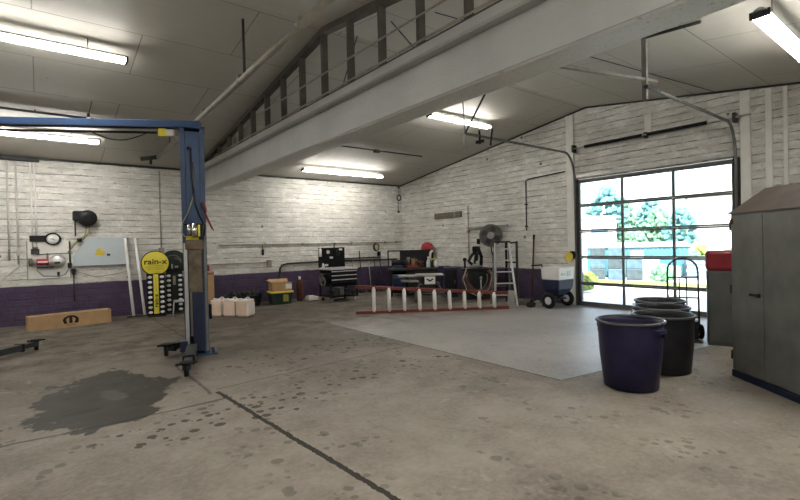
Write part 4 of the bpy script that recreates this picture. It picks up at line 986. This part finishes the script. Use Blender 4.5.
# ------------------------------------------------------------------ bins
def bin_(x, y, rt, rb, h, body, label, rz, tilt=0):
    t = thing('trash_bin', label, 'trash bin', (x, y, 0), rz, 'open trash bins')
    B().lathe([(rb-.03, 0), (rb, .015), (rb+(rt-rb)*.5, h*.5), (rt-.02, h-.05), (rt-.02, h-.02), (rt-.035, h-.02), (rt-.04, h-.06), (rb-.01, .05), (.02, .04)], n=44).obj('body', body, t)
    B().torus((0, 0, h-.015), rt-.012, .016, 'z', 44, 8).obj('rim', 'bin_rim', t)
    for a in (0, PI):
        m_ = Matrix.Rotation(a, 4, 'Z')
        hb = B().box((rt-.05, -.085, h-.12), (rt+.012, .085, h-.07), .012, m_).box((rt-.05, -.085, h-.17), (rt-.0, -.065, h-.08), .006, m_).box((rt-.05, .065, h-.17), (rt-.0, .085, h-.08), .006, m_)
        hb.obj('handle', body, t)
    return t
bin_(5.03, 2.42, .345, .27, .735, 'bin_blue', 'open dark blue trash bin standing in front of the black bins', R(-98))
bin_(5.93, 2.45, .345, .285, .69, 'bin_dark', 'front black trash bin, right behind the blue bin', R(-60))
bin_(6.60, 2.75, .345, .285, .69, 'bin_dark', 'second black trash bin, middle of the three black ones', R(-60))
bin_(7.27, 3.05, .345, .285, .69, 'bin_dark', 'farthest black trash bin, in front of the hand truck', R(-60))
b = B()
for k in range(14):
    a, r_ = random.uniform(0, 2*PI), math.sqrt(random.random())*.2
    b.ball((r_*math.cos(a), r_*math.sin(a), .40+.08*random.random()), .07, 1, .22)
b.cyl((0, 0, .05), (0, 0, .44), .225, .255, n=20)
tag(b.obj('trash', 'cloth_grey', None, (5.03, 2.42, 0.01)), 'grey trash lying inside the blue bin', 'trash', kind='stuff')
# hand truck
t = thing('hand_truck', 'grey tubular hand truck with a rounded top behind the black bins', 'hand truck', (7.95, 2.98, 0), R(-58))
b = B(); pts = [(-.21, .0, .2)]
pts += [(-.21, .04, 1.05)]
for k in range(1, 12):
    a = PI-PI*k/12; pts.append((.21*math.cos(a), .05, 1.08+.2*math.sin(a)))
pts += [(.21, .04, 1.05), (.21, .0, .2)]
b.tube(pts, .014, 8); b.obj('frame_tube', 'dark_grey', t)
for z in (.35, .66, .98): B().cyl((-.21, .02, z), (.21, .02, z), .011).obj('crossbar', 'dark_grey', t)
for x in (-.05, .05): B().cyl((x, .01, .3), (x, .02, .98), .01).obj('upright', 'dark_grey', t)
B().box((-.2, -.24, .0), (.2, .02, .012)).box((-.2, .0, .0), (.2, .02, .3)).obj('toe_plate', 'dark_grey', t)
for s in (-1, 1):
    wh = B().torus((s*.25, .1, .12), .085, .035, 'x', 20, 8).obj('wheel', 'rubber', t)
    B().cyl((s*.25-.025, .1, .12), (s*.25+.025, .1, .12), .06).obj('wheel_hub', 'white_metal', wh)
    B().box((s*.2-.01, .0, .1), (s*.2+.01, .12, .3), .004).obj('axle_bracket', 'dark_grey', t)
B().cyl((-.25, .1, .12), (.25, .1, .12), .012).obj('axle', 'grey_steel', t)

# ------------------------------------------------------------------ cabinets on the right
t = thing('metal_cabinet', 'large grey metal cabinet with a sloped brown top at the right edge', 'cabinet', (6.27, 1.84, 0), math.atan2(-.759, -.652))
# local: +x along the front towards the viewer's right, +y = outwards (negated below)
W, Dp = 1.5, .72
B().box((0, 0, .0), (W, Dp, 1.86), .006).obj('carcass', 'cab_grey', t)
B().prism([(-.02, -.03, 1.86), (-.02, .40, 2.15), (-.02, Dp, 2.15), (-.02, Dp, 1.86)], (W+.04, 0, 0)).obj('sloped_top', 'brown_roof', t)
for x0, x1 in ((.03, .516), (.524, W-.03)):
    dd = B().box((x0, -.02, .09), (x1, .0, 1.83), .004).obj('door', 'cab_grey', t)
    if x0 < .1:
        B().box((x1-.17, -.05, .96), (x1-.03, -.03, .985), .005).cyl((x1-.06, -.045, .97), (x1-.06, -.02, .97), .022).obj('handle', 'black', dd)
        B().cyl((x1-.06, -.03, 1.03), (x1-.06, -.018, 1.03), .014).obj('lock', 'chrome', dd)
for z in (.25, 1.0, 1.72): B().cyl((.015, -.018, z-.05), (.015, -.018, z+.05), .012, n=8).obj('hinge', 'dark_grey', t)
B().box((0, -.012, 0), (W, 0, .075)).obj('plinth', 'navy', t)
B().box((.02, -.026, 1.74), (.07, -.019, 1.80), .002).obj('tag_plate', 'rust', t)
t = thing('storage_cabinet', 'low dark grey cabinet between the hand truck and the large cabinet', 'cabinet', (7.80, 2.60, 0), R(-70))
B().box((0, 0, .0), (.62, .42, 1.10), .006).obj('carcass', 'cab_dark', t)
dd = B().box((.015, -.015, .06), (.605, .0, 1.085), .004).obj('door', 'cab_dark', t)
B().ball((.40, -.03, .72), .016).obj('knob', 'chrome', dd)
t = thing('fuel_box', 'red plastic case on top of the low dark grey cabinet', 'case', (7.76, 2.60, 1.102), R(-70))
B().box((0, .03, 0), (.52, .35, .3), .05).obj('shell', 'red', t)
B().box((-.004, .03, .15), (.524, .356, .165), .004).obj('seam', 'hose_red', t)

# ------------------------------------------------------------------ outside
def tree(x, y, h, w, m_, lab, grp, nm='tree', base=0, trunk=True):
    t = thing(nm, lab, nm, (x, y, base), 0, grp)
    b = B()
    z0 = h*.28 if trunk else 0
    for k in range(150):
        a = random.uniform(0, 2*PI); zz = z0+(h-z0)*random.random(); r_ = w*math.sin(PI*min(1, max(.12, (zz-z0)/(h-z0)*.8+.15)))*random.uniform(.35, 1)
        b.ball((r_*math.cos(a), r_*math.sin(a), max(.15, zz)), random.uniform(.07, .17)*w+.06, 1, .35)
    b.obj('foliage', m_, t)
    if trunk: B().cyl((0, 0, -.05), (.05, 0, h*.6), .09, .05).obj('trunk', 'wood', t)
b = B()
bm = b.bm
gx = [24+k*3.0 for k in range(12)]; gy = [-14+k*3.0 for k in range(22)]
gv = [[bm.verts.new((x, y, -.1+.115*max(0, x-26)+.25*math.sin(x*.7+y*.5)*(x > 26))) for y in gy] for x in gx]
for i in range(len(gx)-1):
    for j in range(len(gy)-1):
        f = bm.faces.new((gv[i][j], gv[i+1][j], gv[i+1][j+1], gv[i][j+1])); f.smooth = True
struct(b.obj('hillside', 'grass'), 'bright grassy slope rising beyond the yard', 'hillside')
tag(B().box((16.2, 5.0, -.02), (17.3, 13, .05), .02).obj('grass_strip', 'grass'), 'strip of sunlit grass at the edge of the yard', 'grass', kind='stuff')
for k, (x, y, s) in enumerate(((13.3, 7.75, .22), (14.1, 8.35, .25), (14.9, 8.5, .2))):
    tree(x, y, .45, s, 'grass', ['weed clump just outside the left edge of the door', 'weed clump second from the door opening', 'weed clump farthest from the door, on the concrete'][k], 'weeds in the yard', 'weed', 0, False)
tl_ = ((27.4, 17.6, 4.9, 1.2, 'leaf_blue', 'blue-green tree at the far left seen through the top panes'), (27.6, 14.6, 4.9, 1.2, 'leaf_blue', 'blue-green tree second from the left through the door'),
       (30.2, 14.9, 4.2, 1.0, 'leaf', 'green tree behind the teal container, left of the middle panes'), (34.5, 15.0, 4.4, 1.1, 'leaf_blue', 'blue-green tree in the middle panes'), (27.6, 11.6, 3.2, .9, 'leaf', 'green tree just left of the white house'), (25.9, 9.75, 3.1, .8, 'leaf_blue', 'bushy tree in front of the white house'))
for x, y, h, w_, m_, lab in tl_: tree(x, y, h, w_, m_, lab, 'trees beyond the yard')
for k, (x, y) in enumerate(((23.8, 7.0), (24.6, 8.4), (22.9, 8.3), (21.9, 6.1), (26.2, 10.6), (22.3, 9.9), (17.9, 7.4))):
    tree(x, y, (1.0+.2*(k % 2))*(.6 if k == 6 else 1), .6*(.6 if k == 6 else 1), 'grass' if k % 2 else 'leaf', ['bush in front of the white house', 'yellow-green bush behind the pallets', 'green bush right of the container', 'yellow-green bush by the pallet stack', 'green bush farthest on the slope foot', 'yellow-green bush in front of the container', 'green bush at the foot of the container'][k], 'bushes in the yard', 'bush', 0, False)
for k, (x, y, z, hh, m_) in enumerate(((24.6, 11.3, 0, 1.9, 'leaf'), (27.9, 13.2, .2, 2.1, 'leaf_blue'), (31.0, 13.4, .5, 1.9, 'leaf'), (29.4, 12.1, .3, 1.7, 'grass'), (26.2, 12.6, 0, 2.2, 'leaf'))):
    tree(x, y, hh, .6, m_, ['green shrub on the slope, behind the left end of the container', 'blue-green shrub on the slope between the trees', 'green shrub high on the slope in the middle panes', 'yellow-green shrub on the slope left of the white house', 'green shrub on the slope below the blue-green trees'][k], 'shrubs on the slope', 'shrub', z, False)
t = thing('storage_container', 'long teal storage container across the yard', 'container', (20.5, 9.6, 0), R(-62))
b = B().box((-1.9, -.8, .05), (1.9, .8, 1.25), .01)
for k in range(24): b.box((-1.85+k*.155, -.83, .12), (-1.78+k*.155, -.79, 1.2))
b.obj('body', 'teal_sheet', t)
B().prism([(-1.95, -.88, 1.25), (-1.95, .88, 1.25), (-1.95, .88, 1.36), (-1.95, -.0, 1.46)], (3.9, 0, 0)).obj('roof', 'slate', t)
B().box((-.2, -.84, .05), (.3, -.80, 1.1)).obj('door', 'house_white', t)
for k in range(8):
    i, j = k % 3, k//3
    tag(B().box((-.28, -.25, 0), (.28, .25, .42), .02).box((-.2, -.256, .08), (.2, -.25, .34)).obj('crate', 'crate_blue' if k % 2 else 'crate_dark', None, (18.25+.36*i*.5, 10.05-.66*i, .0+.43*j), R(-62)),
        ['bottom left crate of the stack outside', 'bottom middle crate of the stack outside', 'bottom right crate of the stack outside', 'middle left crate of the stack outside', 'centre crate of the stack outside', 'middle right crate of the stack outside', 'top left crate of the stack outside', 'top middle crate of the stack outside'][k], 'crate', 'crates stacked in the yard')
for k, (x, y, z) in enumerate(((19.35, 8.45, 0), (19.6, 7.8, 0))):
    tag(B().box((-.3, -.3, 0), (.3, .3, .8 if k == 0 else .5), .03).box((-.31, -.31, .3), (.31, .31, .34)).obj('white_drum', 'house_white', None, (x, y, z), R(-60)), ['tall white bin in front of the container', 'low white bin in front of the container'][k], 'bin')
for k in range(6):
    b = B()
    for j in range(5): b.box((-.45, -.4+.17*j, .1), (.45, -.28+.17*j, .13))
    for j in (-.4, 0, .37): b.box((-.45, j, 0), (.45, j+.06, .1))
    tag(b.obj('pallet', 'slate', None, (20.2, 7.0, .15*k-.02), R(-65+3*(k % 2))), ['bottom pallet of the grey stack outside', 'second pallet from the bottom of the stack outside', 'third pallet from the bottom of the stack outside', 'fourth pallet from the bottom of the stack outside', 'fifth pallet from the bottom of the stack outside', 'topmost pallet of the grey stack outside'][k], 'pallet', 'pallets stacked in the yard')
def house(name, lab, x, y, rz, w_, d_, h, wins, base=0, flat=False):
    t = thing(name, lab, 'house', (x, y, base), rz)
    B().box((-w_/2, -d_/2, -1), (w_/2, d_/2, h), .01).obj('walls', 'house_white', t)
    if flat: B().box((-w_/2-.1, -d_/2-.1, h), (w_/2+.1, d_/2+.1, h+.15)).obj('roof', 'slate', t)
    else: B().prism([(-w_/2-.2, -d_/2-.3, h), (-w_/2-.2, d_/2+.3, h), (-w_/2-.2, 0, h+.8)], (w_+.4, 0, 0)).obj('roof', 'house_white', t)
    for (x0, z0, ww, hh) in wins:
        f = B().box((x0-.05, -d_/2-.03, z0-.05), (x0+ww+.05, -d_/2+.02, z0+hh+.05)).obj('window_frame', 'paper', t)
        B().box((x0, -d_/2-.04, z0), (x0+ww, -d_/2-.028, z0+hh)).obj('window_glass', 'window_blue', f)
house('house', 'white house with two blue windows at the right beyond the yard', 31.7, 9.4, R(-72), 4.0, 3.4, 3.7, [(-.6, 2.6, .85, .42), (-.6, 2.1, .4, .32), (-1.7, 2.75, .7, .12)], .3)
house('house', 'white flat building behind the trees at the left of the door view', 23.6, 13.7, R(-60), 3.0, 2.2, 2.7, [(-.9, 1.9, .2, .6), (.3, 1.9, .8, .5)], 0, True)

# ------------------------------------------------------------------ world, sun, camera
w = bpy.data.worlds.new('sky'); bpy.context.scene.world = w; w.use_nodes = True
n, l = w.node_tree.nodes, w.node_tree.links
bg = n['Background']
sky = n.new('ShaderNodeTexSky'); sky.sky_type = 'NISHITA'; sky.sun_disc = False
sky.sun_elevation = R(48); sky.sun_rotation = R(240); sky.dust_density = 3; sky.air_density = 1.2
mixn = n.new('ShaderNodeMix'); mixn.data_type = 'RGBA'; mixn.inputs[0].default_value = .55
l.new(sky.outputs[0], mixn.inputs[6]); mixn.inputs[7].default_value = (2.6, 2.9, 3.2, 1)
l.new(mixn.outputs[2], bg.inputs[0]); bg.inputs[1].default_value = .7
sd = bpy.data.lights.new('sun', 'SUN'); sd.energy = 9; sd.angle = R(1.5); sd.color = (1, .96, .88)
so = bpy.data.objects.new('sun', sd); C.objects.link(so)
so.rotation_euler = Vector((.62, .38, -.85)).to_track_quat('-Z', 'Y').to_euler()

F = 461.677; yaw, pitch, roll = R(37.98204364), R(.66268802), R(-1.36492471)
cy, sy, cp, sp = math.cos(yaw), math.sin(yaw), math.cos(pitch), math.sin(pitch)
f = Vector((sy*cp, cy*cp, -sp)); r = Vector((cy, -sy, 0)); u = r.cross(f)
r2 = math.cos(roll)*r + math.sin(roll)*u; u2 = -math.sin(roll)*r + math.cos(roll)*u
cam = bpy.data.cameras.new('camera'); co = bpy.data.objects.new('camera', cam); C.objects.link(co)
cam.sensor_width = 36; cam.lens = F*36/800; cam.clip_start = .05; cam.clip_end = 300
co.matrix_world = Matrix(((r2.x, u2.x, -f.x, 0), (r2.y, u2.y, -f.y, 0), (r2.z, u2.z, -f.z, 1.6), (0, 0, 0, 1)))
sc = bpy.context.scene; sc.camera = co
sc.view_settings.view_transform = 'Standard'; sc.view_settings.look = 'None'
sc.view_settings.gamma = 1; sc.view_settings.exposure = .85; sc.view_settings.use_curve_mapping = False
